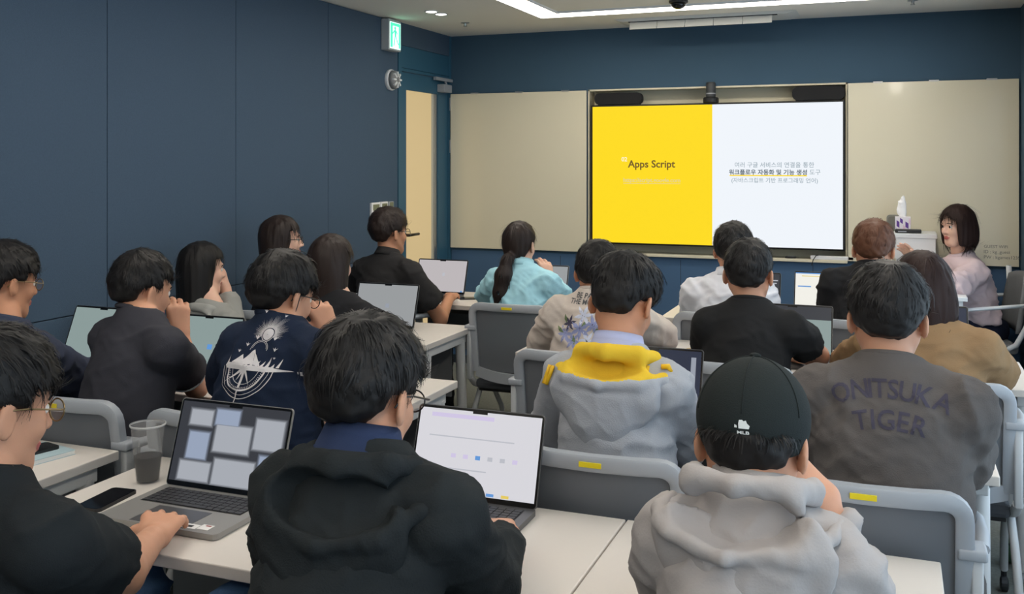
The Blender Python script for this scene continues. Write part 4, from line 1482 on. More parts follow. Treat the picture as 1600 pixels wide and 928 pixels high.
    if hood:
        g = dict(hood)
        hm = g.pop('mats')
        off = g.pop('off', (0, 0, 0)); hamp = g.pop('amp', .005); hres_ = g.pop('res', max(.005, res * .8))
        Nh = C7 + Rt * off[0] - Ft * off[1] + Z * off[2]
        V, Q = surf(lambda P: hood_sdf(P, Nh, Rt, Ft, **g)[0], Nh - np.array([.24, .26, .36]), Nh + np.array([.24, .2, .08]), hres_)
        _, ql = hood_sdf(V.astype(F32), Nh, Rt, Ft, **g)
        V = folds(V, Q, hamp, seed + 5, (8, 8, 11), .9)
        mi = None
        if len(hm) > 1:
            c = ql[Q].mean(1)
            nn = vnormals(V, Q)[Q].mean(1)
            dp = g.get('dip', .108)
            e = ell(c.astype(F32), (0, .078, -dp + .062), (.118, .058, .056))
            ins = (c[:, 2] > -dp + .016) | (e < .010)
            mi = ins.astype(int)
        mesh_from('hood', V, Q, hm, root, mi)

    # trousers and shoes
    if legs:
        hips = [pv + Rt * s * .088 - Z * .005 for s in (-1, 1)]
        kn = [pv + Ft * .43 + Rt * s * .125 - Z * .02 for s in (-1, 1)]
        if knee is not None:
            kn = [np.array(k) for k in knee]
        an = [np.array([*(kn[i] + Ft * .02)[:2], .085]) for i in (0, 1)]
        def pf(P):
            d = ell(P, pv, (.165 * girth, .118 * girth, .10))
            for i in (0, 1):
                d = smin(d, rcone(P, hips[i], kn[i], .088, .066), .04)
                d = smin(d, rcone(P, kn[i], an[i], .064, .052), .03)
            return np.maximum(d, .06 - P[:, 2])
        pp = np.array([pv] + kn + an)
        V, Q = surf(pf, pp.min(0) - np.array([.19, .15, .05]), pp.max(0) + np.array([.19, .12, .13]), .0125)
        V = folds(V, Q, .007, seed + 2)
        mesh_from('trousers', V, Q, [pants], root)
        for i in (0, 1):
            f0 = an[i] + Ft * .05; f0[2] = .045
            def sf(P, i=i, f0=f0):
                d = rcone(P, (an[i][0], an[i][1], .05), tuple(f0 + Ft * .10 - Z * .005), .045, .038)
                d = smin(d, rcone(P, (an[i][0], an[i][1], .05), (an[i][0], an[i][1], .10), .045, .045), .02)
                return smax(d, .004 - P[:, 2], .006)
            V, Q = surf(sf, f0 - np.array([.2, .2, .06]), f0 + np.array([.2, .24, .12]), .012)
            mesh_from('shoe', V, Q, [SHOE], root)
    if glasses:
        gm = glasses
        def hl(x, y, z):
            return Vector(H + Rh @ (np.array([x, y, z]) * hs) - np.array(root.location))
        mb = MB()
        for s in (-1, 1):
            mb.tube([hl(s * .034 + .0225 * math.cos(t), .1, -.002 + .019 * math.sin(t)) for t in np.linspace(0, 2 * pi, 21)], .0016, 6, cap=False)
            mb.tube([hl(s * .0565, .099, .003), hl(s * .074, .085, .004), hl(s * .083, .02, .008), hl(s * .085, -.018, .006), hl(s * .084, -.035, -.012)], .0018, 6)
        mb.tube([hl(-.012, .1, .003), hl(0, .102, .006), hl(.012, .1, .003)], .0016, 6)
        gl_ = mb.build('glasses', gm, root, smooth=True)
        for s in (-1, 1):
            MB().add([hl(s * .034 + .0222 * math.cos(t), .1, -.002 + .0187 * math.sin(t)) for t in np.linspace(0, 2 * pi, 21)[:-1]], [tuple(range(20))]).build('lens', LENS, gl_)
    return dict(root=root, H=H, N=C7, Rh=Rh, Rt=Rt, Ft=Ft, Sh=Sh, E=E, W=W, top=TOPW, hs=hs, up=up, pv=pv, body=body)


def bvh_of(VQ):
    V, Q = VQ
    return BVHTree.FromPolygons([tuple(map(float, p)) for p in V], [tuple(map(int, q)) for q in Q])


def decal(name, shapes, mats, pr, origin, right, upv, lab=None, off=.0022):
    """flat print: 2D shapes laid onto the back of a garment; shapes = [(verts2d, faces, material index)]"""
    bv = bvh_of(pr['top'])
    right, upv = Vector(right).normalized(), Vector(upv).normalized()
    nrm = right.cross(upv).normalized()
    vs, fs, mi = [], [], []
    bm = bmesh.new()
    for (v2, f2, m) in shapes:
        bvs = [bm.verts.new((float(x), float(y), 0)) for x, y in v2]
        for f in f2:
            try:
                fc = bm.faces.new([bvs[i] for i in f]); fc.material_index = m
            except ValueError:
                pass
    bmesh.ops.triangulate(bm, faces=bm.faces[:])
    for _ in range(3):
        ed = [e for e in bm.edges if e.calc_length() > .012]
        if not ed: break
        bmesh.ops.subdivide_edges(bm, edges=ed, cuts=1)
        bmesh.ops.triangulate(bm, faces=bm.faces[:])
    R0 = Vector(pr['root'].location)
    for q in bm.verts:
        wp = Vector(origin) + right * q.co.x + upv * q.co.y
        hit = bv.ray_cast(wp + nrm * .4, -nrm)
        if hit[0] is not None:
            q.co = hit[0] + hit[1] * 0 + nrm * off - R0
        else:
            q.co = wp - R0
    me = bpy.data.meshes.new(name)
    bm.to_mesh(me); bm.free()
    o = link(name, me, mats, pr['root'])
    if lab: o['label'] = lab
    return o


def ring2(cx, cy, r0, r1, a0=0.0, a1=2 * pi, n=40, sy=1.0):
    vs, fs = [], []
    for k in range(n + 1):
        t = a0 + (a1 - a0) * k / n
        vs += [(cx + r0 * math.cos(t), cy + r0 * math.sin(t) * sy), (cx + r1 * math.cos(t), cy + r1 * math.sin(t) * sy)]
    for k in range(n):
        fs.append((2 * k, 2 * k + 1, 2 * k + 3, 2 * k + 2))
    return vs, fs


def poly2(*pts):
    return list(pts), [tuple(range(len(pts)))]

# ------------------------------------------------------------------ the audience
D = math.radians
PPL = {}
HA = atz(276, 772, .79) - atz(240, 840, .765)
HB = atz(757, 796, .77) - atz(788, 838, .785)
# nearest row
PPL['a'] = person('man in a black T-shirt with glasses at the lower left, typing on the dark-screened laptop', (-16, 510, 1.27), (-60, 728, 1.18), sw=.176, phi=D(-4), hyaw=D(14), hp=D(10), hs=1.05,
    hair='full', glasses=GLASSM, shirt=cloth('tee_black', (34, 38, 41)), sleeve='short', loose=.014, pel=(-1.50, 1.22), pants=JEANS, res=.0072, nst=5000, seed=3, amp=.006,
    el=((-1.70, 1.25, .80), (-1.345, 1.44, .80)), wr=((-1.50, 1.42, .62), tuple(atz(240, 840, .765))), hand=({'dir': (.6, .5, -.25), 'curl': .3}, {'dir': tuple(HA), 'back': (.15, -.1, 1), 'curl': .42, 'spread': 1.2}), hem=.52, slv=.70, rarm=.045,
    knee=((-1.58, 1.74, .60), (-1.30, 1.74, .60)))
PPL['b'] = person('man in a black hooded sweatshirt, back turned, working at the bright white laptop', (572, 494, 1.55), (558, 684, 1.46), sw=.180, phi=D(2), hyaw=D(6), hp=D(14), hs=1.06,
    hair='full', glasses=GLASSF, shirt=cloth('hoodie_black', (38, 42, 44), bump=.5, bscale=300), loose=.013, pel=(-.875, 1.36), res=.0072, nst=6000, seed=11, amp=.008, girth=1.12,
    collar='shirt', cext=True, collarm=cloth('collar_navy', (44, 56, 86)), el=((-1.10, 1.62, .82), (-.705, 1.66, .80)), wr=((-1.05, 1.88, .77), tuple(atz(788, 838, .785))), hand=(None, {'dir': tuple(HB), 'curl': .42}),
    hood=dict(mats=[cloth('hoodie_black_hood', (36, 40, 42), bump=.5, bscale=300)], w=1.0, tipx=-.035, drop=1.10, off=(0, .004, -.034), amp=.005), hem=.5)
PPL['c'] = person('man in a black cap and light grey hooded jacket, chin on his hand', (1176, 562, 1.74), (1168, 756, 1.60), sw=.158, phi=D(8), hyaw=D(2), hp=D(12), hs=1.05,
    hair='capped', shirt=cloth('jacket_grey', (166, 160, 158), bump=.25, bscale=250, var=.05), loose=.009, pel=(-.215, 1.46), res=.0072, nst=2500, seed=21, amp=.012, fr=(8, 8, 11),
    collar=None, el=((-.365, 1.74, .79), (-.065, 1.76, .79)), wr=((-.36, 1.94, .76), tuple(at(1288, 782, 1.80))), hand=(None, {'dir': (-.7, .15, .6), 'back': (.6, -.4, .6), 'curl': .85}),
    hood=dict(mats=[cloth('jacket_grey_hood', (167, 161, 159), bump=.25, bscale=250, var=.05)], w=.98, tipx=.02, drop=1.0, dip=.085, off=(0, .0, .006), amp=.005, puff=.75, rr=.8), hem=.5)
# second row
PPL['d'] = person('man with glasses in a navy jacket at the far left edge', (8, 377, 2.56), (-8, 492, 2.46), sw=.18, phi=D(4), hyaw=D(14), hp=D(8), hs=1.06, hair='full', glasses=GLASSM, skin=SKIN2,
    shirt=cloth('jacket_navy', (58, 64, 83)), loose=.012, pel=(-2.89, 2.46), res=.0095, nst=2200, seed=31, amp=.010, el=((-3.08, 2.68, .80), (-2.72, 2.70, .80)), wr=((-3.02, 2.94, .765), (-2.84, 2.96, .765)))
PPL['e'] = person('man in a charcoal T-shirt leaning on his fist in the second row', (221, 389, 2.62), (206, 480, 2.52), sw=.178, phi=D(14), hyaw=D(16), hp=D(12), hs=1.03, hair='short', skin=SKIN,
    shirt=cloth('tee_charcoal', (58, 58, 65)), sleeve='short', slv=.56, loose=.012, pel=(-2.36, 2.48), res=.0085, nst=3000, seed=41, amp=.006, girth=1.08,
    el=((-2.62, 2.80, .77), tuple(at(307, 604, 2.86))), wr=((-2.50, 3.0, .765), tuple(at(281, 520, 2.84))), hand=(None, {'dir': (-.12, .05, 1), 'back': (.75, -.6, .1), 'curl': .85}))
PPL['f'] = person('man in a navy T-shirt with a white compass and mountain print on the back', (441, 392, 2.60), (428, 490, 2.50), sw=.188, phi=D(10), hyaw=D(16), hp=D(14), hs=1.05, hair='full', glasses=GLASSF,
    shirt=cloth('tee_navy', (30, 40, 60)), sleeve='short', loose=.024, pel=(-1.82, 2.47), res=.0085, nst=3000, seed=51, amp=.007, girth=1.08,
    el=((-2.12, 2.76, .78), (-1.48, 2.80, .775)), wr=((-1.98, 2.98, .765), tuple(at(516, 520, 2.80))), hand=(None, {'dir': (-.45, .05, .8), 'back': (.7, -.6, .3), 'curl': .8}))
PPL['g'] = person('man in a light grey hoodie with a yellow lining, head bowed', (974, 396, 2.68), (958, 532, 2.56), sw=.166, phi=D(6), hyaw=D(12), hp=D(26), hs=1.04, hair='undercut', skin=SKIN2,
    shirt=cloth('hoodie_grey', (170, 173, 180), bump=.5, bscale=300, var=.06), loose=.016, pel=(-.70, 2.52), res=.0085, nst=3200, seed=61, amp=.008,
    collar='shirt', cext=True, collarm=cloth('shirt_lilac', (172, 178, 212), var=.03), el=((-.94, 2.76, .78), tuple(at(1074, 688, 2.78))), wr=((-.84, 3.0, .765), (-.62, 3.02, .765)),
    hood=dict(mats=[cloth('hoodie_grey_hood', (173, 176, 183), bump=.5, bscale=300, var=.06), cloth('hood_yellow', (226, 188, 56), var=.05)], w=1.02, tipx=-.01, drop=1.0, dip=.062, off=(.005, .002, -.03), amp=.004, res=.0048))
PPL['h'] = person('man in a dark taupe sweatshirt with lettering across the back', (1387, 411, 2.66), (1386, 552, 2.56), sw=.192, phi=D(3), hyaw=D(2), hp=D(10), hs=1.05, hair='full',
    shirt=cloth('sweat_taupe', (92, 87, 85), bump=.4, bscale=350), loose=.030, pel=(-.01, 2.52), res=.0085, nst=3200, seed=71, amp=.010, girth=1.12,
    el=((-.225, 2.78, .80), tuple(at(1496, 712, 2.68))), wr=((-.16, 2.98, .765), (.12, 2.95, .765)))
# third row
PPL['i'] = person('woman with long black hair and a light grey hoodie, cheek on her hand', (316, 376, 3.72), (318, 468, 3.65), sw=.160, phi=D(12), hyaw=D(30), hp=D(2), hs=1.0, hair='long', skin=SKINF,
    shirt=cloth('hoodie_pale', (150, 150, 146), bump=.4, bscale=300), loose=.014, pel=(-2.97, 3.62), res=.0095, nst=2200, seed=81, amp=.010,
    el=((-3.10, 3.84, .80), (-2.87, 3.80, .77)), wr=((-3.02, 3.88, .66), tuple(at(352, 452, 3.84))), hand=(None, {'dir': (-.15, -.05, 1), 'back': (.8, .5, .1), 'curl': .55}),
    knee=((-3.06, 3.95, .53), (-2.86, 3.95, .53)),
    hood=dict(mats=[cloth('hoodie_pale_hood', (156, 156, 152), bump=.4, bscale=300)], w=.86, drop=.8, off=(0, 0, -.035), amp=.006))
PPL['j'] = person('woman with long dark brown hair in a black jacket at the blank grey laptop', (518, 364, 3.86), (520, 452, 3.78), sw=.168, phi=D(8), hyaw=D(4), hp=D(4), hs=1.04, hair='long', hairm=HDARK, skin=SKINF,
    shirt=cloth('jacket_black', (34, 34, 37)), loose=.014, pel=(-2.34, 3.72), res=.0095, nst=2600, seed=91, amp=.008, el=((-2.52, 3.98, .79), (-2.16, 3.98, .80)), wr=((-2.46, 4.2, .765), (-2.30, 4.2, .765)))
PPL['k'] = person('man in a beige sweatshirt with a lilac flower print on the back', (934, 374, 3.86), (925, 450, 3.78), sw=.180, phi=D(6), hyaw=D(4), hp=D(10), hs=1.02, hair='short', skin=SKIN2,
    shirt=cloth('sweat_beige', (206, 194, 184), var=.04), loose=.020, pel=(-1.13, 3.72), res=.009, nst=2000, seed=101, amp=.008, collar='crew', el=((-1.40, 3.98, .79), tuple(at(1030, 528, 4.02))), wr=((-1.28, 4.2, .765), (-1.02, 4.16, .92)))
PPL['l'] = person('man in a plain black T-shirt in the third row, back to the camera', (1170, 371, 3.82), (1170, 464, 3.74), sw=.172, phi=D(0), hyaw=D(2), hp=D(6), hs=1.04, hair='short',
    shirt=cloth('tee_black2', (37, 37, 38)), sleeve='short', slv=.56, loose=.014, pel=(-.53, 3.70), res=.009, nst=2400, seed=111, amp=.005, girth=1.05,
    el=((-.69, 3.96, .79), tuple(at(1278, 556, 3.96))), wr=((-.66, 4.18, .765), (-.36, 4.2, .765)))
PPL['m'] = person('person with a brown bob in a camel brown sweater', (1441, 390, 3.80), (1448, 490, 3.72), sw=.188, phi=D(4), hyaw=D(-8), hp=D(8), hs=1.05, hair='bob', hairm=HBOB,
    shirt=cloth('sweater_camel', (142, 113, 82), bump=.4, bscale=350), loose=.026, pel=(.115, 3.69), res=.0085, nst=2600, seed=121, amp=.008, girth=1.12,
    el=((-.14, 3.94, .80), tuple(at(1552, 580, 3.90))), wr=((.0, 4.2, .765), (.24, 4.2, .765)))
# front row
PPL['n'] = person('woman with long dark hair and glasses sitting upright by the navy wall', (440, 335, 4.30), (430, 410, 4.22), sw=.155, phi=D(24), hyaw=D(46), hp=D(-2), hs=1.0, hair='long', hairm=HDARK, glasses=GLASSF, skin=SKINF,
    shirt=cloth('top_black', (32, 32, 35)), pel=(-2.93, 4.16), res=.010, nst=1800, seed=131, el=((-3.06, 4.34, .78), (-2.76, 4.30, .78)), wr=((-2.98, 4.52, .66), (-2.84, 4.50, .66)))
PPL['o'] = person('man with glasses in a black checked shirt at the front left desk', (608, 324, 4.92), (600, 392, 4.84), sw=.188, phi=D(12), hyaw=D(26), hp=D(0), hs=1.05, hair='full', hairm=HDARK, glasses=GLASSF, skin=SKIN2,
    shirt=cloth('shirt_black', (46, 45, 46)), loose=.022, pel=(-2.68, 4.83), res=.009, nst=1800, seed=141, amp=.007, collar='shirt', sleeve='short', girth=1.08,
    el=((-2.95, 5.05, .80), tuple(at(688, 498, 4.98))), wr=((-2.82, 5.32, .765), (-2.45, 5.28, .765)), knee=((-2.78, 5.16, .56), (-2.42, 5.12, .56)))
PPL['p'] = person('woman with a dark ponytail in a light blue shirt', (812, 343, 4.96), (812, 408, 4.88), sw=.165, phi=D(6), hyaw=D(6), hp=D(6), hs=1.02, hair='ponytail', hairm=HDARK, skin=SKINF,
    shirt=cloth('shirt_sky', (168, 216, 230), var=.04, bump=.2), loose=.020, pel=(-1.86, 4.82), res=.009, nst=2000, seed=151, amp=.011, collar='shirt', pants=PGREY,
    el=((-2.10, 5.05, .82), (-1.70, 5.06, .84)), wr=((-1.98, 5.32, .78), tuple(at(857, 438, 5.20))), hand=(None, {'dir': (-.3, .3, .9), 'back': (.6, -.6, .2), 'curl': .5}))
PPL['q'] = person('man in a white shirt in the front row, mostly hidden by a black T-shirt', (1146, 348, 4.92), (1136, 424, 4.84), sw=.185, phi=D(2), hyaw=D(6), hp=D(8), hs=1.04, hair='full',
    shirt=cloth('shirt_white', (226, 226, 232), var=.02, bump=.2), loose=.022, pel=(-.76, 4.84), res=.009, nst=1600, seed=161, amp=.011, collar='shirt', pants=PGREY)
PPL['r'] = person('man with reddish brown hair in a black sweater in the front row', (1365, 344, 4.98), (1358, 408, 4.90), sw=.190, phi=D(6), hyaw=D(4), hp=D(14), hs=1.06, hair='full', hairm=HBROWN,
    shirt=cloth('sweater_black', (36, 36, 38)), loose=.018, pel=(-.10, 4.86), res=.009, nst=1800, seed=171, amp=.008, girth=1.08)
# presenter, turned to the audience
PPL['s'] = person('woman presenter with a chestnut bob and a dusty pink shirt, leaning forward beside the whiteboard', (1496, 318, 6.55), (1512, 392, 6.60), sw=.160, phi=D(-112), hyaw=D(-128), hp=D(4), hs=1.0, hair='bobface', hairm=HBOB, skin=SKINF,
    shirt=cloth('shirt_rose', (206, 186, 190), var=.03, bump=.2), loose=.026, pel=(.50, 6.64), res=.0085, nst=2600, seed=181, amp=.012, collar='shirt', pants=PNAVY, girth=1.0, hem=.60,
    el=(tuple(at(1492, 448, 6.32)), (.26, 6.66, .88)), wr=((.18, 6.30, .86), (.13, 6.56, .955)), hand=(None, {'dir': (-.5, -.3, .7), 'back': (.4, .6, .3), 'curl': .25}))

# chairs under everyone but the presenter
for k, dx, dy, rz, lab in (
        ('a', 0, .02, 0, 'grey mesh chair under the man typing at the lower left'),
        ('b', 0, .02, 0, 'grey mesh chair under the black hooded sweatshirt'),
        ('c', 0, .02, 0, 'grey mesh chair under the man in the black cap'),
        ('d', 0, .08, 0, 'grey mesh chair under the man in the navy jacket at the left edge'),
        ('e', .0, .08, 0, 'grey mesh chair behind the charcoal T-shirt man'),
        ('f', .02, .08, 0, 'grey mesh chair behind the compass print T-shirt'),
        ('g', .02, .07, 0, 'grey mesh chair with a yellow tag behind the grey and yellow hoodie'),
        ('h', -.05, .07, 0, 'grey mesh chair with a yellow tag behind the taupe lettered sweatshirt'),
        ('i', 0, .09, 0, 'grey mesh chair under the woman in the light grey hoodie'),
        ('j', 0, .06, 0, 'grey mesh chair under the woman with long brown hair'),
        ('k', 0, .06, 0, 'grey mesh chair under the beige flower print sweatshirt'),
        ('l', 0, .09, 0, 'grey mesh chair under the black T-shirt man of the third row'),
        ('m', .03, .08, 0, 'pale grey chair behind the camel brown sweater'),
        ('n', 0, .05, 0, 'grey mesh chair under the woman with glasses by the wall'),
        ('o', 0, .10, 0, 'grey mesh chair under the man in the black checked shirt'),
        ('p', .07, .03, .0, 'grey mesh chair with a yellow tag behind the light blue shirt'),
        ('q', 0, .09, 0, 'grey mesh chair under the man in the white shirt'),
        ('r', 0, .08, 0, 'grey mesh chair under the black sweater man of the front row')):
    pv = PPL[k]['pv']
    chair(pv[0] + dx, pv[1] + dy, rz, lab)

# ------------------------------------------------------------------ details on clothes
# cap
def cap_for(pr):
    H, Rh, hs, root = pr['H'], pr['Rh'], pr['hs'], pr['root']
    def q(P): return ((P - v3(H)) @ Rh) / hs
    def f(P):
        Q = q(P)
        d = ell(Q, (0, -.004, .040), (.0925, .110, .098))
        return smax(d, -.012 - Q[:, 2] + Q[:, 1] * .12, .004) * hs
    V, Q = surf(f, H - np.array([.15, .16, .10]), H + np.array([.15, .16, .19]), .0055)
    CAPM = cloth('cap_black', (36, 41, 41), bump=.5, bscale=500)
    cap = mesh_from('cap', V, Q, [CAPM], root)
    def g(P):
        Q = q(P)
        d = ell(Q, (0, .105, .018), (.078, .085, .012))
        return smax(d, .07 - Q[:, 1], .004) * hs
    V2, Q2 = surf(g, H - np.array([.15, .26, .12]), H + np.array([.15, .26, .14]), .006)
    mesh_from('brim', V2, Q2, [CAPM], cap)
    loc = np.array(root.location)
    def hl(x, y, z): return Vector(H + Rh @ (np.array([x, y, z]) * hs) - loc)
    c = hl(0, -.004, .139)
    bm_ = MB().lathe([(.0105, -.002), (.0105, .002), (.006, .005), (.001, .0058)], c, 16, Matrix(Rh.tolist()).to_4x4())
    bm_.build('button', CAPM, cap, smooth=True)
    # seams of the six panels
    mb = MB()
    for k in range(6):
        a = pi / 6 + k * pi / 3
        pts = []
        for t in np.linspace(.05, 1.5, 14):
            pts.append(hl(.0930 * math.sin(t) * math.cos(a), -.004 + .1105 * math.sin(t) * math.sin(a), .040 + .0985 * math.cos(t)))
        mb.tube(pts, .0012, 5)
    mb.build('seam', CAPM, cap, smooth=True)
    # white emblem and lettering at the back
    bv = bvh_of((V, Q))
    up = Vector(Rh[:, 2]); rt = Vector(Rh[:, 0]); bk = -Vector(Rh[:, 1])
    org = Vector(H) + Vector(Rh @ (np.array([0.002, -.1, .030]) * hs))
    shapes = []
    shapes.append(poly2((-.0065, -.006), (.010, -.006), (.0115, -.001), (.007, .003), (.005, .0075), (.0015, .006), (-.001, .008), (-.006, .0075), (-.007, .002)))
    shapes.append(poly2((-.0135, -.005), (-.009, -.005), (-.010, -.001), (-.0135, .0)))
    tv_, tf_ = text_mesh('MLB', 'emblem', .03)
    sc = .020 / (tv_[:, 0].max() - tv_[:, 0].min())
    tv_ = (tv_ - [(tv_[:, 0].max() + tv_[:, 0].min()) / 2, 0]) * sc
    shapes.append(([(x + .001, y * .6 - .0145) for x, y in tv_], tf_))
    vs, fs = [], []
    for v2, f2 in shapes:
        n = len(vs)
        for x, y in v2:
            w_ = org + rt * x + up * y
            h = bv.ray_cast(w_ + bk * .3, -bk)
            vs.append((h[0] if h[0] is not None else w_) + bk * .0012 - Vector(loc))
        fs += [tuple(i + n for i in f_) for f_ in f2]
    MB().add(vs, fs).build('emblem', mat('emblem_white', (228, 230, 228), rough=.6), cap)


cap_for(PPL['c'])

# lettering on the taupe sweatshirt
pr = PPL['h']
INK = mat('ink_navy', (64, 60, 75), rough=.9)
shapes = []
def arc_word(word, width, y0, rise, size):
    gl_ = [text_mesh(ch, 'letter', .014) for ch in word]
    ws = [v[:, 0].max() - v[:, 0].min() for v, f in gl_]
    gap = (width - sum(ws) * size) / (len(word) - 1)
    x = -width / 2
    for (v, f), w0 in zip(gl_, ws):
        x += w0 * size / 2
        t = x / (width / 2); y = y0 - rise * t * t
        a = -math.atan(2 * rise * t / (width / 2))
        c, s = math.cos(a), math.sin(a)
        mid = (v[:, 0].max() + v[:, 0].min()) / 2
        vv = [((q[0] - mid) * size, q[1] * size) for q in v]
        shapes.append(([(x + c * p - s * q, y + s * p + c * q) for p, q in vv], f, 0))
        x += w0 * size / 2 + gap
arc_word('ONITSUKA', .258, .035, .028, .058)
arc_word('TIGER', .155, -.030, .012, .058)
org = at(1390, 650, pr['N'][1] - .1)
decal('lettering', shapes, [INK], pr, org, pr['Rt'] - .02 * np.array([0, 0, 1.0]), (0, 0, 1))

# compass and mountain print
pr = PPL['f']
PW = mat('print_white', (214, 210, 212), rough=.9)
S = []
def add2(vf, m=0): S.append((vf[0], vf[1], m))
rs_ = random.Random(4)
cx, cy = 0.004, .128            # sun
for k in range(46):
    a = -.25 + (pi + .5) * k / 45
    r1 = .042 + rs_.random() * .018
    w_ = .0008
    add2(poly2((cx + .022 * math.cos(a) - w_ * math.sin(a), cy + .022 * math.sin(a) + w_ * math.cos(a)), (cx + .022 * math.cos(a) + w_ * math.sin(a), cy + .022 * math.sin(a) - w_ * math.cos(a)), (cx + r1 * math.cos(a), cy + r1 * math.sin(a))))
add2(ring2(cx, cy, .001, .017, n=24)); add2(ring2(cx, cy, .0195, .0215, n=30))
for (x, y, s) in ((-.028, .118, .010), (.032, .118, .009), (.048, .085, .009), (.055, .060, .005), (-.052, .095, .008), (.018, .185, .006), (.022, .198, .008), (-.075, .075, .007)):
    add2(poly2((x - s, y + s * .6), (x - s * .2, y + s * .1), (x, y + s * .8), (x + s * .3, y + s * .1), (x + s, y + s * .5), (x + .1 * s, y - s * .7)))
ox, oy = -.02, .03             # compass centre
add2(ring2(-.008, .083, .026, .0275, -.1, pi + .1, 24))
add2(ring2(-.008, .083, .022, .0232, .1, pi - .1, 24))
# mountains
for (a, b, c_) in (((-.088, .035), (-.052, .066), (-.030, .035)), ((-.055, .035), (-.018, .082), (.0, .040)), ((-.018, .082), (.026, .035), (.002, .038)), ((-.07, .034), (-.012, .06), (-.045, .034))):
    add2(poly2(a, b, c_))
for k in range(12):
    x = -.10 + k * .016
    h = .010 + rs_.random() * .022
    add2(poly2((x - .004, .033), (x + .006, .033), (x + .002 + rs_.random() * .006, .033 + h)))
add2(poly2((-.108, .030), (-.102, .040), (.055, .034), (.118, .024), (.055, .020), (-.10, .022)))
for (r0, r1) in ((.092, .0945), (.081, .0825), (.066, .071), (.050, .0515)):
    add2(ring2(ox, oy, r0, r1, pi + .02, 2 * pi - .02, 48))
for k in range(36):
    a = pi + pi * k / 35
    add2(poly2((ox + .060 * math.cos(a - .02), oy + .060 * math.sin(a - .02)), (ox + .060 * math.cos(a + .02), oy + .060 * math.sin(a + .02)), (ox + .067 * math.cos(a), oy + .067 * math.sin(a))))
for a, L_ in ((pi * 1.20, .085), (pi * 1.47, .150), (pi * 1.66, .060), (pi * 1.33, .05)):
    w_ = .006
    add2(poly2((ox - w_ * math.sin(a), oy + w_ * math.cos(a)), (ox + w_ * math.sin(a), oy - w_ * math.cos(a)), (ox + L_ * math.cos(a), oy + L_ * math.sin(a))))
add2(ring2(-.052, -.112, .010, .013, n=20)); add2(ring2(-.030, -.114, .012, .0145, 0, pi, 20))
add2(poly2((.128, .018), (.134, .018), (.134, .025), (.128, .025))); add2(poly2((.140, .014), (.152, .014), (.152, .026), (.140, .026))); add2(poly2((.158, .010), (.170, .014), (.166, .022), (.158, .022)))
org = at(388, 590, pr['N'][1] - .1)
decal('print', S, [PW], pr, org, pr['Rt'] * np.array([1, 1, 0]) + np.array([0, 0, .03]), pr['up'])

# beige sweatshirt: lettering and flowers
pr = PPL['k']
S = []
for s, y, wd in (('BE PART OF', .075, .150), ('THE MOVEMENT', .052, .205)):
    v, f = text_mesh(s, 'letter', .015)
    sc = wd / (v[:, 0].max() - v[:, 0].min())
    S.append(([(q[0] * sc - (.052 if s[0] == 'B' else .074), q[1] * sc + y) for q in v], f, 0))
org = at(908, 499, pr['N'][1] - .1)
decal('lettering', S, [mat('ink_grey', (84, 84, 86), rough=.9)], pr, org, pr['Rt'], (0, 0, 1))
S = []
def flower(cx, cy, r, m, rot=0.0, n=6):
    for k in range(n):
        a = rot + 2 * pi * k / n
        c, s = math.cos(a), math.sin(a)
        P_ = [(0, -.004), (r * .5, -r * .17), (r, 0), (r * .5, r * .17), (0, .004)]
        S.append(([(cx + c * p - s * q, cy + s * p + c * q) for p, q in P_], [tuple(range(5))], m))
    S.append((*ring2(cx, cy, .0005, .006, n=10), 3))
def leaf(x0, y0, x1, y1, w_, m=2):
    dx, dy = x1 - x0, y1 - y0
    L_ = math.hypot(dx, dy); nx, ny = -dy / L_ * w_, dx / L_ * w_
    S.append(([(x0, y0), (x0 + dx * .5 + nx, y0 + dy * .5 + ny), (x1, y1), (x0 + dx * .5 - nx, y0 + dy * .5 - ny)], [(0, 1, 2, 3)], m))
for a in ((-.07, -.025, -.085, .012, .008), (-.075, -.06, -.118, -.038, .008), (.0, -.03, .03, .0, .007), (.05, -.05, .09, -.02, .008), (-.03, -.06, -.02, -.1, .007), (.02, -.07, .04, -.11, .008)):
    leaf(*a)
flower(-.055, -.02, .034, 3, .3); flower(-.068, -.062, .040, 1, .1); flower(-.004, -.038, .046, 1, .5); flower(.004, .012, .044, 4, .2); flower(.05, -.02, .044, 1, .8); flower(-.03, -.085, .036, 1, .9); flower(.03, -.08, .04, 4, .0)
org = at(908, 499, pr['N'][1] - .1)
decal('print', S, [mat('ink_grey', (84, 84, 86), rough=.9), mat('petal_lilac', (146, 152, 192), rough=.9), mat('leaf_green', (104, 122, 84), rough=.9), mat('petal_dark', (66, 62, 84), rough=.9), mat('petal_pale', (206, 210, 228), rough=.9)], pr, org, pr['Rt'], (0, 0, 1))

# zip pulls and cords of the grey and yellow hoodie
pr = PPL['g']
loc = np.array(pr['root'].location)
YC = mat('cord_yellow', (232, 184, 20), rough=.5)
bv = bvh_of(pr['top'])
def on_top(x, y, z):
    p = Vector(pr['N'] + pr['Rt'] * x + pr['Ft'] * y + np.array([0, 0, z]))
    h = bv.find_nearest(p)
    return h[0] + h[1] * .006
a = on_top(-.172, -.035, -.075); b_ = on_top(-.186, -.040, -.125)
off = -Vector(loc)
sd = Vector((.011, -.006, 0))
MB().tube([a + off, (a + b_) / 2 + off, b_ + off, b_ + off + sd, (a + b_) / 2 + off + sd, a + off + sd], .0055, 8).build('drawcord', YC, pr['root'], smooth=True)
o_ = on_top(.142, -.02, -.050) - Vector(loc)
MB().tube([o_, o_ + Vector((.018, 0, .002)), o_ + Vector((.026, 0, -.012))], [.007, .008, .005], 8).build('zip_pull', YC, pr['root'], smooth=True)

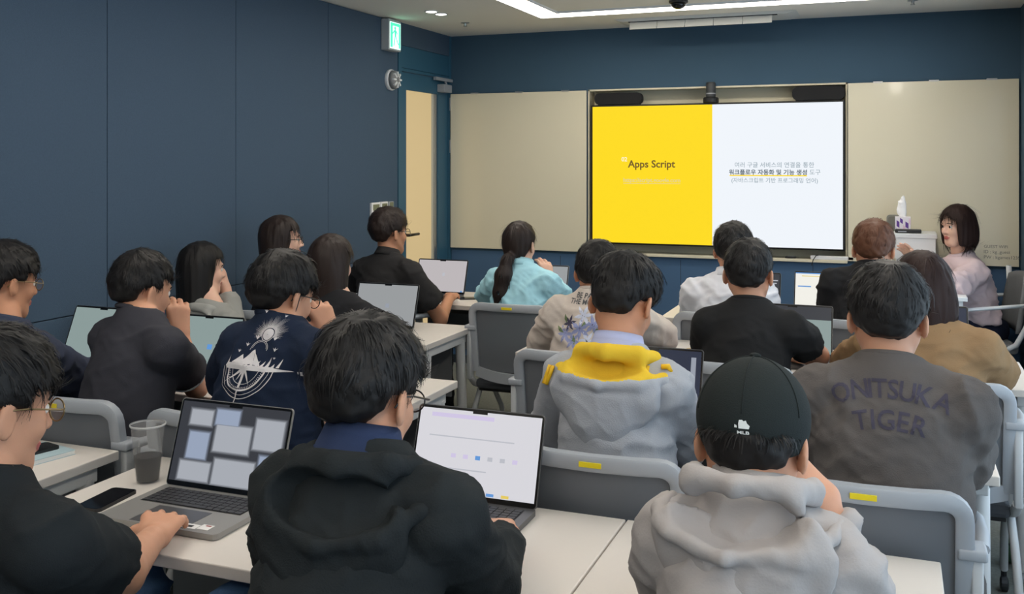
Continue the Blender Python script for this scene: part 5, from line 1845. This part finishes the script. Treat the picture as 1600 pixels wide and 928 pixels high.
# small light eyelets on the black hood
pr = PPL['b']
loc = Vector(pr['root'].location)
bv = bvh_of(pr['top'])
for (px, py) in ((407, 832), (590, 861)):
    h = bv.ray_cast(Vector((0, 0, CZ)), (at(px, py, 1.4) - Vector((0, 0, CZ))).normalized())
    if h[0] is not None:
        c_ = h[0] - loc + Vector((0, -.012, 0))
        MB().tube([c_ + Vector((-.003, 0, .004)), c_, c_ + Vector((.003, 0, -.004))], [.002, .0035, .002], 8).build('cord_tip', mat('cord_pale', (176, 200, 208), rough=.5), pr['root'], smooth=True)
# pale stitching mark inside the grey jacket's hood and sleeve edge of the charcoal T-shirt
pr = PPL['e']
loc = np.array(pr['root'].location)
ax = pr['E'][1] - pr['Sh'][1]; ax = ax / np.linalg.norm(ax)
cc = pr['Sh'][1] + (pr['E'][1] - pr['Sh'][1]) * .56
t1 = np.cross(ax, [0, 0, 1]); t1 /= np.linalg.norm(t1); t2 = np.cross(ax, t1)
MB().tube([Vector(cc + (t1 * math.cos(t) + t2 * math.sin(t)) * .070 - loc) for t in np.linspace(0, 2 * pi, 25)], .004, 6, cap=False).build('sleeve_trim', cloth('trim_pale', (186, 190, 196)), pr['root'], smooth=True)

# cord hanging from the ear of the compass print man
pr = PPL['f']
H, Rh, hs, loc = pr['H'], pr['Rh'], pr['hs'], np.array(pr['root'].location)
def hl(x, y, z): return Vector(H + Rh @ (np.array([x, y, z]) * hs) - loc)
MB().tube([hl(.086, -.005, .01), hl(.090, -.014, -.03), hl(.082, -.018, -.07), hl(.074, .0, -.10)], .0016, 6).build('ear_cord', GLASSF, pr['root'], smooth=True)

# ------------------------------------------------------------------ presenter's corner
x1 = at(1512, 460, 6.12).x
pt = empty('side_table', (x1 - .35, 6.12, 0), label='white side table at the presenter’s elbow', cat='table')
MB().box((-.35, 0, .775), (.35, .34, .80), .003).build('table_top', mat('table_white', (232, 234, 236), rough=.4), pt)
for sx in (-.31, .31):
    for sy in (.04, .30):
        MB().box((sx - .018, sy - .018, 0), (sx + .018, sy + .018, .775), .003).build('leg', WHITEP, pt)
MB().box((-.31, .29, .70), (.31, .31, .775)).build('apron', WHITEP, pt)

lx0, lx1 = at(1396, 366, 6.68).x, .26
lz = at(1430, 365, 6.68).z
lc = empty('lectern', ((lx0 + lx1) / 2, 6.80, 0), label='white lectern by the whiteboard carrying the tissue box', cat='lectern')
hw = (lx1 - lx0) / 2
LW = mat('lectern_white', (214, 216, 218), rough=.45)
MB().box((-hw, -.13, lz - .03), (hw, .155, lz), .004).build('top', LW, lc)
MB().box((-hw + .01, -.125, lz - .16), (hw - .01, -.105, lz - .03)).build('apron', LW, lc)
for s in (-1, 1):
    MB().box((s * (hw - .03) - .015, -.12, .02), (s * (hw - .03) + .015, .145, lz - .03), .003).build('side_panel', LW, lc)
MB().box((-hw + .05, .12, .3), (hw - .05, .135, lz - .03)).build('back_panel', LW, lc)
MB().box((-hw + .02, -.12, .02), (hw - .02, .145, .05), .003).build('base', LW, lc)

ta, tb = at(1398.5, 361, 6.74), at(1423, 361, 6.74)
tw = tb.x - ta.x
tz = lz
th_ = (361 - 336.5) / FPX * 6.25
tb_ = empty('tissue_box', ((ta.x + tb.x) / 2, 6.74 + tw / 2, tz), label='white tissue box with purple slanted blocks and a tissue pulled up', cat='tissue box')
MB().box((-tw / 2, -tw / 2, 0), (tw / 2, tw / 2, th_), .002).build('carton', mat('carton_white', (226, 220, 226), rough=.6), tb_)
PUR = mat('print_purple', (92, 54, 140), rough=.6); PNK = mat('print_pink', (222, 190, 210), rough=.6); LIL = mat('print_lilac', (196, 186, 214), rough=.6)
mb = MB()
for face in (0, 1, 2):
    R = Matrix.Rotation((0, pi / 2, -pi / 2)[face], 4, 'Z')
    y = -tw / 2 - .0008
    for i, (a, b, c, d, e) in enumerate(((.10, .28, .80, .30, 0), (.32, .50, .95, .55, 0), (.66, .86, .72, .25, 0), (.52, .64, .5, .12, 1), (.02, .1, .4, .15, 2), (.88, .98, .95, .5, 1))):
        mb.cur = e
        x0, x1_ = -tw / 2 + a * tw, -tw / 2 + b * tw
        vs = [(x0, y, th_ * c), (x0, y, th_ * (d + .12)), (x1_, y, th_ * d), (x1_, y, th_ * (c - .12))]
        mb.add([R @ Vector(q) for q in vs], [(0, 1, 2, 3)])
mb.build('carton_print', [PUR, PNK, LIL], tb_)
def tf(P):
    d = ell(P, (0, 0, th_ + .02), (.022, .012, .04))
    d = smin(d, ell(P, (-.008, 0, th_ + .06), (.026, .010, .05)), .02)
    return smin(d, ell(P, (.004, 0, th_ + .105), (.012, .007, .035)), .02)
V, Q = surf(tf, (-.06, -.04, th_ - .01), (.06, .04, th_ + .16), .0045)
V = folds(V, Q, .007, 3, (30, 30, 12), .4)
me = bpy.data.meshes.new('tissue'); me.from_pydata([tuple(map(float, p)) for p in V], [], [tuple(map(int, q)) for q in Q])
link('tissue', me, mat('tissue_white', (238, 238, 240), rough=.9), tb_, smooth=True)
p = at(1419, 364, 6.70)
bd = empty('microphone_receiver', (p.x, 6.70, lz), label='flat black device in front of the tissue box', cat='device')
MB().box((-.078, -.02, .002), (.078, .02, .026), .006).build('case', BLACKP, bd)
MB().box((-.06, -.0206, .008), (-.01, -.02, .014)).build('display', GREYP, bd)
p = at(1391, 350, 6.86)
sk = empty('desk_speaker', (p.x + .02, 6.89, lz), label='grey rounded desk speaker behind the tissue box', cat='speaker')
MB().prism(rrect(.085, .105, .02, 5, 0, .0525), .05, Matrix.Translation((0, -.02, 0))).build('case', mat('speaker_grey', (134, 134, 126), rough=.7), sk)
MB().prism(rrect(.065, .085, .014, 5, 0, .0525), .002, Matrix.Translation((0, -.022, 0))).build('grille', SPKFAB if False else mat('speaker_grille', (120, 120, 114), rough=.9, bump=.5, bscale=900), sk)

# presenter's chair
pc = empty('task_chair', (.44, 6.60, 0), D(98), 'grey task chair with white frame and arms at the presenter’s back', 'chair')
SB = cloth('task_fabric', (126, 128, 132))
WF = mat('task_white', (226, 230, 236), rough=.35)
MB().box((-.23, -.22, .44), (.23, .18, .50), .022).build('seat', SB, pc)
vs, fs = [], []
nx, nz = 10, 8
for lay in (0, 1):
    for j in range(nz + 1):
        for i in range(nx + 1):
            u, v = -1 + 2 * i / nx, j / nz
            x = u * (.20 - .02 * v) * (1 - .10 * max(0, v - .8) * 5 * u * u)
            z = .56 + .35 * v - .03 * u * u * v
            vs.append((x, -.235 - .05 * v + .03 * u * u - lay * .03, z))
n = (nx + 1) * (nz + 1)
for j in range(nz):
    for i in range(nx):
        a = j * (nx + 1) + i
        fs.append((a, a + 1, a + nx + 2, a + nx + 1)); fs.append((n + a, n + a + nx + 1, n + a + nx + 2, n + a + 1))
rim = [j * (nx + 1) for j in range(nz + 1)] + [nz * (nx + 1) + i for i in range(1, nx + 1)] + [j * (nx + 1) + nx for j in range(nz - 1, -1, -1)] + [i for i in range(nx - 1, 0, -1)]
for a, b in zip(rim, rim[1:] + rim[:1]):
    fs.append((a, b, b + n, a + n))
MB().add(vs, fs).build('backrest', SB, pc, smooth=True)
for s in (-1, 1):
    MB().tube([(s * .215, -.27, .92), (s * .235, -.28, .80), (s * .245, -.26, .62), (s * .24, -.20, .50), (s * .20, -.10, .43), (s * .08, .0, .41)], .016, 10).build('back_frame', WF, pc, smooth=True)
    MB().tube([(s * .245, -.27, .735), (s * .27, -.10, .72), (s * .275, .10, .70), (s * .265, .16, .66), (s * .25, .15, .55), (s * .22, .10, .44)], .016, 10, sq=.7).build('armrest', WF, pc, smooth=True)
MB().lathe([(.03, .08), (.03, .42)], seg=16).build('column', GREYP, pc)
for k in range(5):
    a = 2 * pi * k / 5
    c, s = math.cos(a), math.sin(a)
    MB().tube([(0, 0, .10), (c * .15, s * .15, .09), (c * .28, s * .28, .065)], [.026, .02, .015], 8).build('base_leg', WF, pc, smooth=True)
    MB().lathe([(.018, -.012), (.028, -.008), (.028, .008), (.018, .012)], (c * .28, s * .28, .028), 14, Matrix.Rotation(a, 4, 'Z') @ Matrix.Rotation(pi / 2, 4, 'X')).build('caster', CAST, pc)

# green plush on the floor at the right
p = atz(1584, 880, 0)
pl = empty('cactus_plush', (p.x, p.y, 0), label='small green dotted cactus plush on the carpet beneath the right desk', cat='plush toy')
def cf(P):
    d = ell(P, (0, 0, .055), (.042, .036, .058))
    d = smin(d, ell(P, (.002, 0, .105), (.034, .030, .035)), .02)
    d = smin(d, rcone(P, (-.02, 0, .13), (-.026, 0, .146), .012, .010), .008)
    return smin(d, rcone(P, (.02, 0, .13), (.026, 0, .146), .012, .010), .008)
V, Q = surf(cf, (-.07, -.06, -.01), (.07, .06, .17), .006)
me = bpy.data.meshes.new('plush_body'); me.from_pydata([tuple(map(float, q)) for q in V], [], [tuple(map(int, q)) for q in Q])
link('plush_body', me, cloth('plush_green', (92, 128, 100), bump=.8, bscale=400), pl, smooth=True)
mb = MB()
for k in range(14):
    a = k * 2.4; z = .02 + .009 * k
    r = .043 * math.sqrt(max(.05, 1 - ((z - .06) / .075) ** 2))
    mb.box((-.004, -.0035, -.004), (.004, .0035, .004), .001, Matrix.Translation((r * math.cos(a), r * .86 * math.sin(a), z)))
mb.build('spot', mat('plush_dark', (48, 70, 56), rough=.9), pl)
